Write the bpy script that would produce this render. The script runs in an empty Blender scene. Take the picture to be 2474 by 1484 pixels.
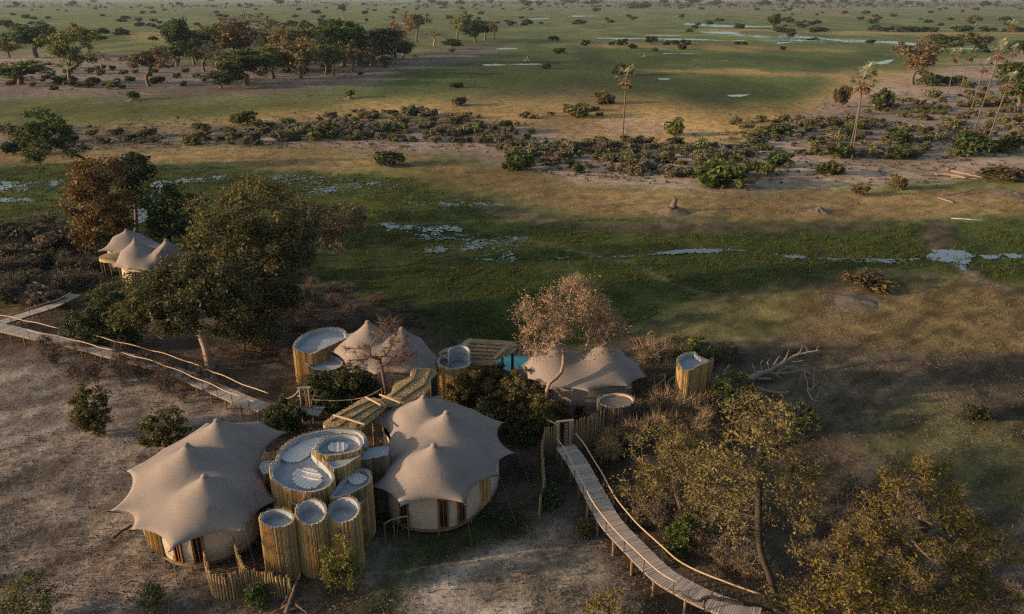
import bpy, bmesh, math, random
import numpy as np
from mathutils import Vector, Matrix
from mathutils.geometry import delaunay_2d_cdt

# ------------------------------------------------------------------ camera, sky, sun, exposure
SC = bpy.context.scene
COL = SC.collection
FOC, CX, CY, TH, CAMH = 1924.0, 1237.0, 742.0, math.radians(21.3), 34.0
cam_d = bpy.data.cameras.new('camera')
cam = bpy.data.objects.new('camera', cam_d); COL.objects.link(cam)
cam.location = (0, 0, CAMH); cam.rotation_euler = (math.pi/2 - TH, 0, 0)
cam_d.sensor_width = 36.0; cam_d.lens = 36.0*FOC/2474.0
cam_d.clip_start = 0.5; cam_d.clip_end = 60000
SC.camera = cam

SUN_EL, SUN_DIR = math.radians(11.0), Vector((-1.0, -0.22, 0)).normalized()   # towards the sun
W = bpy.data.worlds.new('World'); SC.world = W; W.use_nodes = True
wn = W.node_tree.nodes; wn.clear()
sky = wn.new('ShaderNodeTexSky'); sky.sky_type = 'NISHITA'; sky.sun_disc = False
sky.sun_elevation = SUN_EL; sky.sun_rotation = math.atan2(SUN_DIR.x, SUN_DIR.y)
sky.air_density = 0.85; sky.dust_density = 2.5; sky.ozone_density = 0.4
bg = wn.new('ShaderNodeBackground'); bg.inputs[1].default_value = 0.105
wo = wn.new('ShaderNodeOutputWorld')
W.node_tree.links.new(sky.outputs[0], bg.inputs[0]); W.node_tree.links.new(bg.outputs[0], wo.inputs[0])
sun_d = bpy.data.lights.new('sun', 'SUN'); sun_d.energy = 3.2; sun_d.angle = math.radians(0.6)
sun_d.color = (1.0, 0.69, 0.45)
sun = bpy.data.objects.new('sun', sun_d); COL.objects.link(sun); sun.location = (-60, -20, 60)
sd = Vector((SUN_DIR.x*math.cos(SUN_EL), SUN_DIR.y*math.cos(SUN_EL), math.sin(SUN_EL)))
sun.rotation_euler = sd.to_track_quat('Z', 'Y').to_euler()
VS = SC.view_settings
VS.view_transform = 'Standard'; VS.look = 'None'; VS.gamma = 1.0; VS.use_curve_mapping = False
VS.exposure = 1.2
SC.cycles.max_bounces = 6; SC.cycles.diffuse_bounces = 3; SC.cycles.glossy_bounces = 2
SC.cycles.transparent_max_bounces = 6; SC.cycles.volume_bounces = 0; SC.cycles.transmission_bounces = 2
SC.cycles.use_denoising = False; SC.cycles.filter_width = 1.2
SC.cycles.sample_clamp_direct = 0.5; SC.cycles.sample_clamp_indirect = 1.0

# ------------------------------------------------------------------ layout helpers
CT, ST = math.cos(TH), math.sin(TH)
def G(px, py, z=0.0):
    """the point of the level z that the survey position (px, py) of the photograph falls on"""
    a, b = (px-CX)/FOC, (py-CY)/FOC
    d = (a, CT - b*ST, -ST - b*CT)
    t = (z-CAMH)/d[2]
    return Vector((d[0]*t, d[1]*t, z))
def GP(pts, z=0.0): return [G(x, y, z) for x, y in pts]
def PJ(v):
    dx, dy, dz = v[0], v[1], v[2]-CAMH
    dep = dy*CT - dz*ST
    return CX + FOC*dx/dep, CY - FOC*(dy*ST + dz*CT)/dep, dep
def HT(base, topy):
    """height above base (a world point) whose picture row is topy"""
    lo, hi = 0.05, 60.0
    for _ in range(40):
        m = (lo+hi)/2
        if PJ((base.x, base.y, base.z+m))[1] > topy: lo = m
        else: hi = m
    return lo
def WM(base, wpx): return wpx*PJ(base)[2]/FOC

def _h(ix, iy, s):
    n = (ix*374761393 + iy*668265263 + s*974711) & 0xffffffff
    n = ((n ^ (n >> 13))*1274126177) & 0xffffffff
    return ((n ^ (n >> 16)) & 0xffff)/65535.0
def vnoise(x, y, s=0):
    x = np.asarray(x, float); y = np.asarray(y, float)
    xi, yi = np.floor(x).astype(np.int64), np.floor(y).astype(np.int64)
    fx, fy = x-xi, y-yi
    fx, fy = fx*fx*(3-2*fx), fy*fy*(3-2*fy)
    a, b, c, d = _h(xi, yi, s), _h(xi+1, yi, s), _h(xi, yi+1, s), _h(xi+1, yi+1, s)
    return (a*(1-fx)+b*fx)*(1-fy) + (c*(1-fx)+d*fx)*fy
def fbm(x, y, s=0, o=4):
    t, a, n = 0, 0.5, 0
    for k in range(o):
        t = t + a*vnoise(x*2**k, y*2**k, s+k*7); n += a; a *= 0.5
    return t/n
def cr(pts, n=8, closed=True):
    """Catmull-Rom through points"""
    pts = [Vector(p) for p in pts]; m = len(pts); out = []
    for i in range(m if closed else m-1):
        if closed: p = [pts[(i+k-1) % m] for k in range(4)]
        else: p = [pts[max(0, i-1)], pts[i], pts[i+1], pts[min(m-1, i+2)]]
        for k in range(n):
            t = k/n
            out.append(0.5*((2*p[1]) + (p[2]-p[0])*t + (2*p[0]-5*p[1]+4*p[2]-p[3])*t*t + (3*p[1]-p[0]-3*p[2]+p[3])*t**3))
    if not closed: out.append(pts[-1])
    return out
def resample(pts, step, closed=False):
    p = [Vector(q) for q in pts]
    if closed: p = p + [p[0]]
    d = [0]
    for a, b in zip(p, p[1:]): d.append(d[-1]+(b-a).length)
    n = max(2, int(round(d[-1]/step))); out = []; j = 0
    for k in range(n if closed else n+1):
        t = d[-1]*k/n
        while j < len(d)-2 and d[j+1] < t: j += 1
        u = (t-d[j])/max(1e-9, d[j+1]-d[j]); out.append(p[j].lerp(p[j+1], min(1, u)))
    return out

# ------------------------------------------------------------------ mesh helpers
class MB:
    def __init__(s): s.v, s.f, s.m = [], [], []
    def add(s, v, f, m=0):
        o = len(s.v); s.v += [tuple(q) for q in v]; s.f += [tuple(i+o for i in q) for q in f]; s.m += [m]*len(f)
    def box(s, c, size, rz=0.0, m=0, tilt=None):
        x, y, z = (q/2 for q in size)
        M = Matrix.Rotation(rz, 3, 'Z')
        if tilt is not None: M = M @ tilt
        vs = [M @ Vector((a*x, b*y, d*z)) + Vector(c) for a in (-1, 1) for b in (-1, 1) for d in (-1, 1)]
        s.add(vs, [(0, 1, 3, 2), (4, 6, 7, 5), (0, 4, 5, 1), (2, 3, 7, 6), (0, 2, 6, 4), (1, 5, 7, 3)], m)
    def beam(s, a, b, w, h, m=0):
        a, b = Vector(a), Vector(b); d = (b-a).normalized()
        up = Vector((0, 0, 1)) if abs(d.z) < 0.95 else Vector((1, 0, 0))
        r = d.cross(up).normalized(); u = r.cross(d)
        vs = [p + r*(sx*w/2) + u*(sz*h/2) for p in (a, b) for sx, sz in ((-1, -1), (1, -1), (1, 1), (-1, 1))]
        s.add(vs, [(0, 1, 2, 3), (7, 6, 5, 4), (0, 4, 5, 1), (1, 5, 6, 2), (2, 6, 7, 3), (3, 7, 4, 0)], m)
    def tube(s, pts, rad, k=6, m=0, cap=True):
        pts = [Vector(p) for p in pts]; n = len(pts)
        if not hasattr(rad, '__len__'): rad = [rad]*n
        vs = []; ref = None
        for i in range(n):
            d = (pts[min(n-1, i+1)] - pts[max(0, i-1)])
            d = d.normalized() if d.length > 1e-9 else Vector((0, 0, 1))
            if ref is None: ref = Vector((1, 0, 0)) if abs(d.x) < 0.8 else Vector((0, 1, 0))
            r = (ref - d*ref.dot(d)).normalized(); ref = r; u = d.cross(r)
            for j in range(k):
                a = 2*math.pi*j/k
                vs.append(pts[i] + (r*math.cos(a) + u*math.sin(a))*rad[i])
        fs = [(i*k+j, i*k+(j+1) % k, (i+1)*k+(j+1) % k, (i+1)*k+j) for i in range(n-1) for j in range(k)]
        if cap: fs += [tuple(range(k))[::-1], tuple((n-1)*k+j for j in range(k))]
        s.add(vs, fs, m)
    def mesh(s, name, mats, smooth=False):
        me = bpy.data.meshes.new(name); me.from_pydata(s.v, [], s.f)
        for q in (mats if isinstance(mats, (list, tuple)) else [mats]): me.materials.append(q)
        if any(s.m): me.polygons.foreach_set('material_index', s.m)
        if smooth: me.polygons.foreach_set('use_smooth', [True]*len(s.f))
        me.update(); return me
    def build(s, name, mats, parent=None, smooth=False, org=None, **kw):
        return obj(name, s.mesh(name, mats, smooth), parent, **kw)
def obj(name, me, parent=None, loc=None, rz=0.0, scale=None, color=None, **tags):
    o = bpy.data.objects.new(name, me); COL.objects.link(o)
    if loc is not None: o.location = loc
    o.rotation_euler = (0, 0, rz)
    if scale is not None: o.scale = scale
    if parent is not None:
        o.parent = parent
        if loc is None:
            root = parent if parent.parent is None else parent.parent
            o.matrix_parent_inverse = Matrix.Translation(root.location).inverted()
            if parent.parent is not None: o.matrix_parent_inverse = Matrix()
    if color is not None: o.color = (*color, 1)
    for k, v in tags.items(): o[k] = v
    return o
def thing(name, loc, label, category, group=None, rz=0.0, scale=None):
    o = bpy.data.objects.new(name, None); COL.objects.link(o); o.location = loc; o.rotation_euler = (0, 0, rz)
    o.empty_display_size = 0.3
    if scale is not None: o.scale = scale
    o['label'] = label; o['category'] = category
    if group: o['group'] = group
    return o
def npmesh(name, V, F, mat, smooth=False):
    """V (n,3) float, F (m,k) int, all faces with k corners"""
    V = np.asarray(V, np.float32); F = np.asarray(F, np.int32); k = F.shape[1]
    me = bpy.data.meshes.new(name)
    me.vertices.add(len(V)); me.vertices.foreach_set('co', V.ravel())
    me.loops.add(F.size); me.loops.foreach_set('vertex_index', F.ravel())
    me.polygons.add(len(F)); me.polygons.foreach_set('loop_start', np.arange(0, F.size, k, dtype=np.int32))
    me.polygons.foreach_set('loop_total', np.full(len(F), k, np.int32))
    if smooth: me.polygons.foreach_set('use_smooth', np.ones(len(F), bool))
    for q in (mat if isinstance(mat, (list, tuple)) else [mat]): me.materials.append(q)
    me.update(calc_edges=True); return me

# ------------------------------------------------------------------ materials
def mat(name, col, rough=0.85, var=0.25, scale=3.0, island=0.0, bump=0.0, bscale=None, tint=False, stretch=(1, 1, 1), spec=0.2, dirt=None, coords='Object', trans=0.0):
    m = bpy.data.materials.new(name); m.use_nodes = True
    nt = m.node_tree; N = nt.nodes; L = nt.links; b = N['Principled BSDF']
    b.inputs['Roughness'].default_value = rough; b.inputs['Specular IOR Level'].default_value = spec
    tc = N.new('ShaderNodeTexCoord'); mp = N.new('ShaderNodeMapping'); mp.inputs['Scale'].default_value = stretch
    L.new(tc.outputs[coords], mp.inputs[0])
    nz = N.new('ShaderNodeTexNoise'); nz.inputs['Scale'].default_value = scale; nz.inputs['Detail'].default_value = 6; nz.inputs['Roughness'].default_value = 0.65
    L.new(mp.outputs[0], nz.inputs['Vector'])
    mr = N.new('ShaderNodeMapRange'); mr.inputs[1].default_value = 0.25; mr.inputs[2].default_value = 0.75
    mr.inputs[3].default_value = 1-var; mr.inputs[4].default_value = 1+var
    L.new(nz.outputs['Fac'], mr.inputs[0])
    val = mr.outputs[0]
    if island:
        gi = N.new('ShaderNodeNewGeometry'); m2 = N.new('ShaderNodeMapRange')
        m2.inputs[3].default_value = 1-island; m2.inputs[4].default_value = 1+island
        L.new(gi.outputs['Random Per Island'], m2.inputs[0])
        mu = N.new('ShaderNodeMath'); mu.operation = 'MULTIPLY'; L.new(val, mu.inputs[0]); L.new(m2.outputs[0], mu.inputs[1]); val = mu.outputs[0]
    vm = N.new('ShaderNodeVectorMath'); vm.operation = 'SCALE'; vm.inputs[0].default_value = col
    if tint:
        oi = N.new('ShaderNodeObjectInfo'); L.new(oi.outputs['Color'], vm.inputs[0])
    L.new(val, vm.inputs['Scale']); out = vm.outputs[0]
    if dirt is not None:
        dcol, dscale, lo, hi = dirt
        n2 = N.new('ShaderNodeTexNoise'); n2.inputs['Scale'].default_value = dscale; n2.inputs['Detail'].default_value = 5
        L.new(tc.outputs[coords], n2.inputs['Vector'])
        m3 = N.new('ShaderNodeMapRange'); m3.inputs[1].default_value = lo; m3.inputs[2].default_value = hi; L.new(n2.outputs['Fac'], m3.inputs[0])
        mx = N.new('ShaderNodeMix'); mx.data_type = 'RGBA'; mx.inputs[7].default_value = (*dcol, 1)
        L.new(m3.outputs[0], mx.inputs[0]); L.new(out, mx.inputs[6]); out = mx.outputs[2]
    L.new(out, b.inputs['Base Color'])
    if bump:
        bp = N.new('ShaderNodeBump'); bp.inputs['Strength'].default_value = bump; bp.inputs['Distance'].default_value = 0.05
        if bscale:
            n4 = N.new('ShaderNodeTexNoise'); n4.inputs['Scale'].default_value = bscale; n4.inputs['Detail'].default_value = 3
            L.new(mp.outputs[0], n4.inputs['Vector']); L.new(n4.outputs['Fac'], bp.inputs['Height'])
        else: L.new(nz.outputs['Fac'], bp.inputs['Height'])
        L.new(bp.outputs[0], b.inputs['Normal'])
    if trans:
        tr = N.new('ShaderNodeBsdfTranslucent'); L.new(out, tr.inputs['Color'])
        ms = N.new('ShaderNodeMixShader'); ms.inputs[0].default_value = trans
        L.new(b.outputs[0], ms.inputs[1]); L.new(tr.outputs[0], ms.inputs[2]); L.new(ms.outputs[0], N['Material Output'].inputs[0])
    return m
M_CANVAS = mat('canvas', (0.205, 0.176, 0.155), 0.92, 0.16, 7.0, bump=0.25, bscale=16, dirt=((0.158, 0.136, 0.121), 0.45, 0.5, 0.75))
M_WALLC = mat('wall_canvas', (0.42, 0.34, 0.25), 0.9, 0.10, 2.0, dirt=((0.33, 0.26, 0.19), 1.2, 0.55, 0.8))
M_WALLD = mat('wall_shade_and_roof_brown', (0.17, 0.14, 0.112), 0.9, 0.14, 2.0)  # wall colour darkened for shade under the canopy; also a drum's brown roof
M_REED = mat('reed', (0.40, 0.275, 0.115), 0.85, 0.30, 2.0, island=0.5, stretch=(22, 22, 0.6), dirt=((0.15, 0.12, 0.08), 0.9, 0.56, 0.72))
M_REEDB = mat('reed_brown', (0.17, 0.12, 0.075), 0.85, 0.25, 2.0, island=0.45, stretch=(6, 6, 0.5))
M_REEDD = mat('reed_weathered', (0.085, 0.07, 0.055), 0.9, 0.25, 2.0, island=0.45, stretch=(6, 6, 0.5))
M_PLAST = mat('plaster', (0.29, 0.315, 0.335), 0.85, 0.12, 2.5, bump=0.1, dirt=((0.23, 0.245, 0.26), 1.0, 0.5, 0.72))
M_LATH = mat('pale_slat', (0.60, 0.58, 0.54), 0.8, 0.12, 3.0)
M_THATCH = mat('thatch', (0.38, 0.28, 0.135), 0.9, 0.25, 5.0, island=0.35, bump=0.3, stretch=(1, 1, 1))
M_BATTEN = mat('batten', (0.15, 0.105, 0.06), 0.85, 0.2, 4.0)
M_POLE = mat('peeled_pole', (0.36, 0.26, 0.155), 0.75, 0.2, 4.0)
M_POLED = mat('fence_pole', (0.25, 0.18, 0.09), 0.85, 0.25, 4.0)
M_DECK = mat('deck_wood', (0.31, 0.275, 0.24), 0.8, 0.15, 1.5, island=0.22)
M_STILT = mat('stilt_wood', (0.16, 0.11, 0.065), 0.85, 0.2, 4.0)
M_METAL = mat('post_metal', (0.035, 0.03, 0.028), 0.6, 0.1, 4.0)
M_FRAME = mat('dark_frame', (0.14, 0.062, 0.03), 0.6, 0.2, 4.0)
M_GLASS = mat('dark_glass', (0.012, 0.010, 0.009), 0.15, 0.1, 2.0, spec=0.5)
M_POOL = mat('pool_water', (0.03, 0.40, 0.36), 0.08, 0.15, 0.8, spec=0.5, bump=0.04)
M_BARK = mat('bark', (0.10, 0.078, 0.06), 0.95, 0.3, 6.0, bump=0.5)
M_BARKD = mat('bark_dark', (0.045, 0.035, 0.028), 0.95, 0.3, 6.0, bump=0.5)
M_BARKP = mat('bark_pale', (0.24, 0.165, 0.12), 0.95, 0.3, 5.0, bump=0.4)
M_DEAD = mat('dead_wood', (0.20, 0.16, 0.13), 0.9, 0.3, 4.0, bump=0.4)
M_TWIG = mat('twig', (0.16, 0.115, 0.085), 0.95, 0.2, 4.0, island=0.3)
M_LEAF = mat('leaf', (0.06, 0.07, 0.025), 0.75, 0.28, 0.8, island=0.45, tint=True, trans=0.3)
M_PALM = mat('palm_leaf', (0.18, 0.185, 0.11), 0.7, 0.2, 1.0, island=0.45, trans=0.2)
M_GRASSG = mat('marsh_grass', (0.056, 0.070, 0.014), 0.85, 0.3, 0.15, island=0.4, trans=0.3)
M_GRASSD = mat('dry_grass', (0.185, 0.135, 0.062), 0.9, 0.3, 0.15, island=0.2, trans=0.3)
M_MOUND = mat('mound_soil', (0.115, 0.088, 0.064), 0.95, 0.35, 2.5, bump=0.8, dirt=((0.16, 0.13, 0.085), 0.8, 0.5, 0.7))
M_TANK = mat('pale_tank', (0.30, 0.28, 0.22), 0.85, 0.2, 3.0)
M_WHITE = mat('white_panel', (0.62, 0.62, 0.6), 0.6, 0.05, 3.0)
def water_mat():
    m = bpy.data.materials.new('marsh_water'); m.use_nodes = True; b = m.node_tree.nodes['Principled BSDF']
    b.inputs['Base Color'].default_value = (0.045, 0.05, 0.035, 1); b.inputs['Roughness'].default_value = 0.2
    b.inputs['Specular IOR Level'].default_value = 0.85
    return m
M_WATER = water_mat()
# ------------------------------------------------------------------ ground
def poly_mask(px, py, poly, soft, ky=3.0):
    """soft inside-mask of a polygon, edge width soft"""
    P = np.array(poly, float); P2 = np.roll(P, -1, 0)
    ins = np.zeros(px.shape, bool); d2 = np.full(px.shape, 1e18)
    for (x1, y1), (x2, y2) in zip(P, P2):
        c = ((y1 > py) != (y2 > py))
        with np.errstate(divide='ignore', invalid='ignore'):
            ins ^= c & (px < (x2-x1)*(py-y1)/(y2-y1 if y2 != y1 else 1e-9) + x1)
        ax, ay, bx, by = x1, y1*ky, x2, y2*ky
        dx, dy = bx-ax, by-ay; l = dx*dx+dy*dy+1e-9
        t = np.clip(((px-ax)*dx + (py*ky-ay)*dy)/l, 0, 1)
        d2 = np.minimum(d2, (px-ax-t*dx)**2 + (py*ky-ay-t*dy)**2)
    d = np.sqrt(d2)*np.where(ins, 1, -1)
    t = np.clip(d/soft*0.5+0.5, 0, 1)
    return t*t*(3-2*t)
def proj_np(x, y):
    dep = y*CT + CAMH*ST; dep = np.maximum(dep, 1.0)
    return CX + FOC*x/dep, CY - FOC*(y*ST - CAMH*CT)/dep
GREEN, DGREEN, OLIVE = (0.098, 0.122, 0.036), (0.040, 0.054, 0.010), (0.112, 0.110, 0.030)
GOLD, SAND, GREY, BROWN, DUST = (0.34, 0.22, 0.080), (0.30, 0.225, 0.165), (0.185, 0.142, 0.112), (0.088, 0.063, 0.043), (0.165, 0.140, 0.115)
PALE = (0.44, 0.375, 0.30)
ZONES = [  # colour, polygon in survey coordinates, edge softness, strength
 ((0.17, 0.125, 0.08), [(1300, 6), (2700, 6), (2700, 28), (1900, 32), (1400, 24)], 60, 0.8),
 ((0.13, 0.115, 0.06), [(-400, 8), (1300, 8), (1300, 18), (-400, 22)], 40, 0.5),
 (OLIVE, [(-400, 70), (600, 60), (900, 75), (800, 130), (-400, 130)], 120, 0.6),
 (GOLD, [(330, 82), (420, 82), (420, 98), (330, 96)], 30, 0.7),
 ((0.30, 0.19, 0.08), [(1365, 107), (1500, 104), (1800, 112), (2060, 122), (2060, 127), (1750, 122), (1400, 112)], 16, 0.95),
 ((0.30, 0.19, 0.08), [(1690, 72), (1800, 72), (2140, 78), (2700, 80), (2700, 85), (2140, 84)], 12, 0.9),
 (DGREEN, [(880, 235), (960, 170), (1130, 118), (1500, 112), (2200, 125), (2200, 150), (2000, 172), (1500, 168), (1960, 190), (2010, 215), (1900, 255), (1700, 262), (1500, 235), (1250, 225)], 90, 0.85),
 ((0.15, 0.115, 0.055), [(1100, 228), (1400, 215), (1500, 240), (1250, 255)], 80, 0.8),
 ((0.27, 0.18, 0.07), [(1540, 166), (1800, 168), (2100, 182), (2100, 188), (1800, 180), (1560, 174)], 14, 0.85),
 (GOLD, [(560, 268), (900, 244), (1300, 248), (1560, 240), (1750, 268), (1930, 258), (2020, 210), (2040, 180), (2300, 165), (2250, 220), (2100, 260), (1800, 345), (1300, 370), (1000, 300), (700, 292)], 70, 0.95),
 (GOLD, [(200, 296), (600, 284), (700, 300), (300, 312)], 40, 0.8),
 (SAND, [(1330, 300), (1560, 290), (1720, 322), (1500, 330)], 60, 0.6),
 (OLIVE, [(-400, 252), (500, 246), (880, 236), (820, 262), (520, 284), (250, 298), (-400, 305)], 50, 0.9),
 (DGREEN, [(-400, 262), (300, 262), (700, 250), (400, 280), (-400, 290)], 60, 0.55),
 (GREY, [(-400, 128), (300, 128), (520, 160), (900, 150), (1080, 116), (1230, 108), (1180, 130), (960, 170), (900, 205), (600, 232), (-400, 246)], 45, 0.95),
 ((0.23, 0.185, 0.15), [(0, 140), (240, 146), (480, 172), (500, 190), (200, 178), (0, 165)], 30, 0.6),
 ((0.175, 0.13, 0.085), [(-400, 305), (600, 302), (1000, 275), (1330, 300), (1330, 390), (1000, 370), (500, 362), (-400, 385)], 50, 0.95),
 (SAND, [(600, 335), (900, 330), (1150, 322), (1290, 345), (1000, 365), (700, 352)], 50, 0.8),
 (SAND, [(1090, 330), (1320, 310), (1500, 360), (1780, 350), (1900, 290), (2100, 200), (2260, 170), (2700, 90), (2700, 420), (2250, 440), (1950, 462), (1750, 468), (1400, 448), (1200, 405)], 45, 0.9),
 (GREY, [(1850, 330), (2050, 260), (2200, 200), (2700, 170), (2700, 360), (2300, 380), (2000, 370)], 80, 0.6),
 ((0.24, 0.165, 0.068), [(-400, 372), (600, 360), (1000, 372), (1180, 408), (1400, 450), (1780, 470), (2100, 465), (2700, 445), (2700, 492), (2200, 532), (1700, 528), (1300, 500), (1050, 450), (900, 415), (500, 398), (-400, 395)], 45, 0.95),
 (OLIVE, [(850, 400), (1000, 395), (1150, 440), (1300, 490), (1100, 480), (900, 430)], 40, 0.6),
 (DGREEN, [(-400, 402), (180, 398), (350, 398), (520, 418), (700, 415), (900, 425), (1000, 447), (1120, 490), (1300, 528), (1500, 535), (1700, 545), (1900, 532), (2150, 543), (2220, 548), (2700, 500), (2700, 688), (2400, 672), (2250, 650), (2000, 672), (1780, 700), (1640, 745), (1560, 800), (1400, 850), (1180, 850), (1000, 790), (860, 705), (700, 650), (300, 620), (180, 565), (-400, 545)], 45, 1.0),
 ((0.10, 0.075, 0.048), [(1060, 478), (1300, 508), (1420, 530), (1900, 538), (2200, 540), (2150, 555), (1600, 560), (1250, 535)], 40, 0.75),
 ((0.072, 0.090, 0.014), [(0, 450), (450, 440), (900, 450), (1100, 500), (1200, 560), (950, 560), (300, 530), (0, 520)], 80, 0.7),
 ((0.064, 0.080, 0.013), [(1500, 560), (2150, 560), (2220, 610), (1700, 640), (1300, 620)], 70, 0.6),
 (BROWN, [(2225, 530), (2290, 535), (2310, 600), (2260, 600)], 25, 0.8),
 (SAND, [(2335, 645), (2370, 655), (2430, 690), (2400, 695), (2350, 668)], 14, 0.9),
 ((0.215, 0.155, 0.062), [(1780, 750), (2000, 700), (2150, 675), (2330, 680), (2700, 720), (2700, 850), (2300, 850), (2000, 830)], 90, 0.9),
 (OLIVE, [(1560, 770), (1850, 700), (1950, 750), (1850, 850), (1600, 830)], 90, 0.7),
 ((0.075, 0.062, 0.038), [(1500, 840), (1900, 840), (2300, 870), (2700, 860), (2700, 1010), (2200, 1000), (1900, 960), (1500, 950)], 100, 0.85),
 (OLIVE, [(2230, 960), (2600, 1050), (2700, 1250), (2350, 1230), (2100, 1080)], 90, 0.6),
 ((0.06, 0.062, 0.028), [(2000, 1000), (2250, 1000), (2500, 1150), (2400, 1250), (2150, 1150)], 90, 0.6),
 ((0.12, 0.10, 0.085), [(2350, 1230), (2700, 1280), (2700, 1700), (2300, 1700)], 120, 0.7),
 (DUST, [(-400, 860), (150, 850), (330, 900), (520, 980), (600, 1100), (480, 1300), (520, 1700), (-700, 1700)], 110, 0.85),
 ((0.20, 0.155, 0.115), [(200, 1330), (420, 1380), (520, 1500), (450, 1700), (0, 1700), (120, 1450)], 90, 0.6),
 ((0.078, 0.060, 0.046), [(-300, 1060), (250, 1120), (300, 1290), (100, 1420), (-300, 1380)], 130, 0.55),
 ((0.19, 0.155, 0.125), [(420, 900), (620, 990), (640, 1030), (420, 1010), (300, 960)], 40, 0.7),
 ((0.26, 0.22, 0.18), [(860, 1290), (980, 1310), (1000, 1380), (880, 1420), (830, 1370)], 50, 0.8),
 (PALE, [(970, 1370), (1080, 1340), (1180, 1300), (1330, 1270), (1440, 1330), (1500, 1420), (1480, 1700), (900, 1700)], 80, 0.95),
 ((0.20, 0.17, 0.145), [(1290, 1200), (1390, 1200), (1450, 1330), (1300, 1290)], 60, 0.7),
 ((0.19, 0.155, 0.125), [(1985, 735), (2020, 712), (2100, 708), (2140, 728), (2120, 752), (2040, 756)], 24, 0.8),
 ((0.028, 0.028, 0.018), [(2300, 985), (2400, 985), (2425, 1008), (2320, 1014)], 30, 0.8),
 ((0.33, 0.28, 0.22), [(0, 1000), (120, 990), (180, 1060), (60, 1100)], 60, 0.35),
 ((0.30, 0.25, 0.2), [(60, 1180), (200, 1200), (220, 1260), (80, 1260)], 60, 0.3),
 ((0.045, 0.060, 0.018), [(930, 1290), (1080, 1290), (1250, 1200), (1290, 1300), (1150, 1330), (1010, 1390), (960, 1520), (870, 1500)], 60, 0.85),
 ((0.055, 0.062, 0.026), [(1090, 1400), (1240, 1340), (1400, 1330), (1420, 1400), (1330, 1480), (1150, 1470)], 90, 0.5),
]
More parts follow.
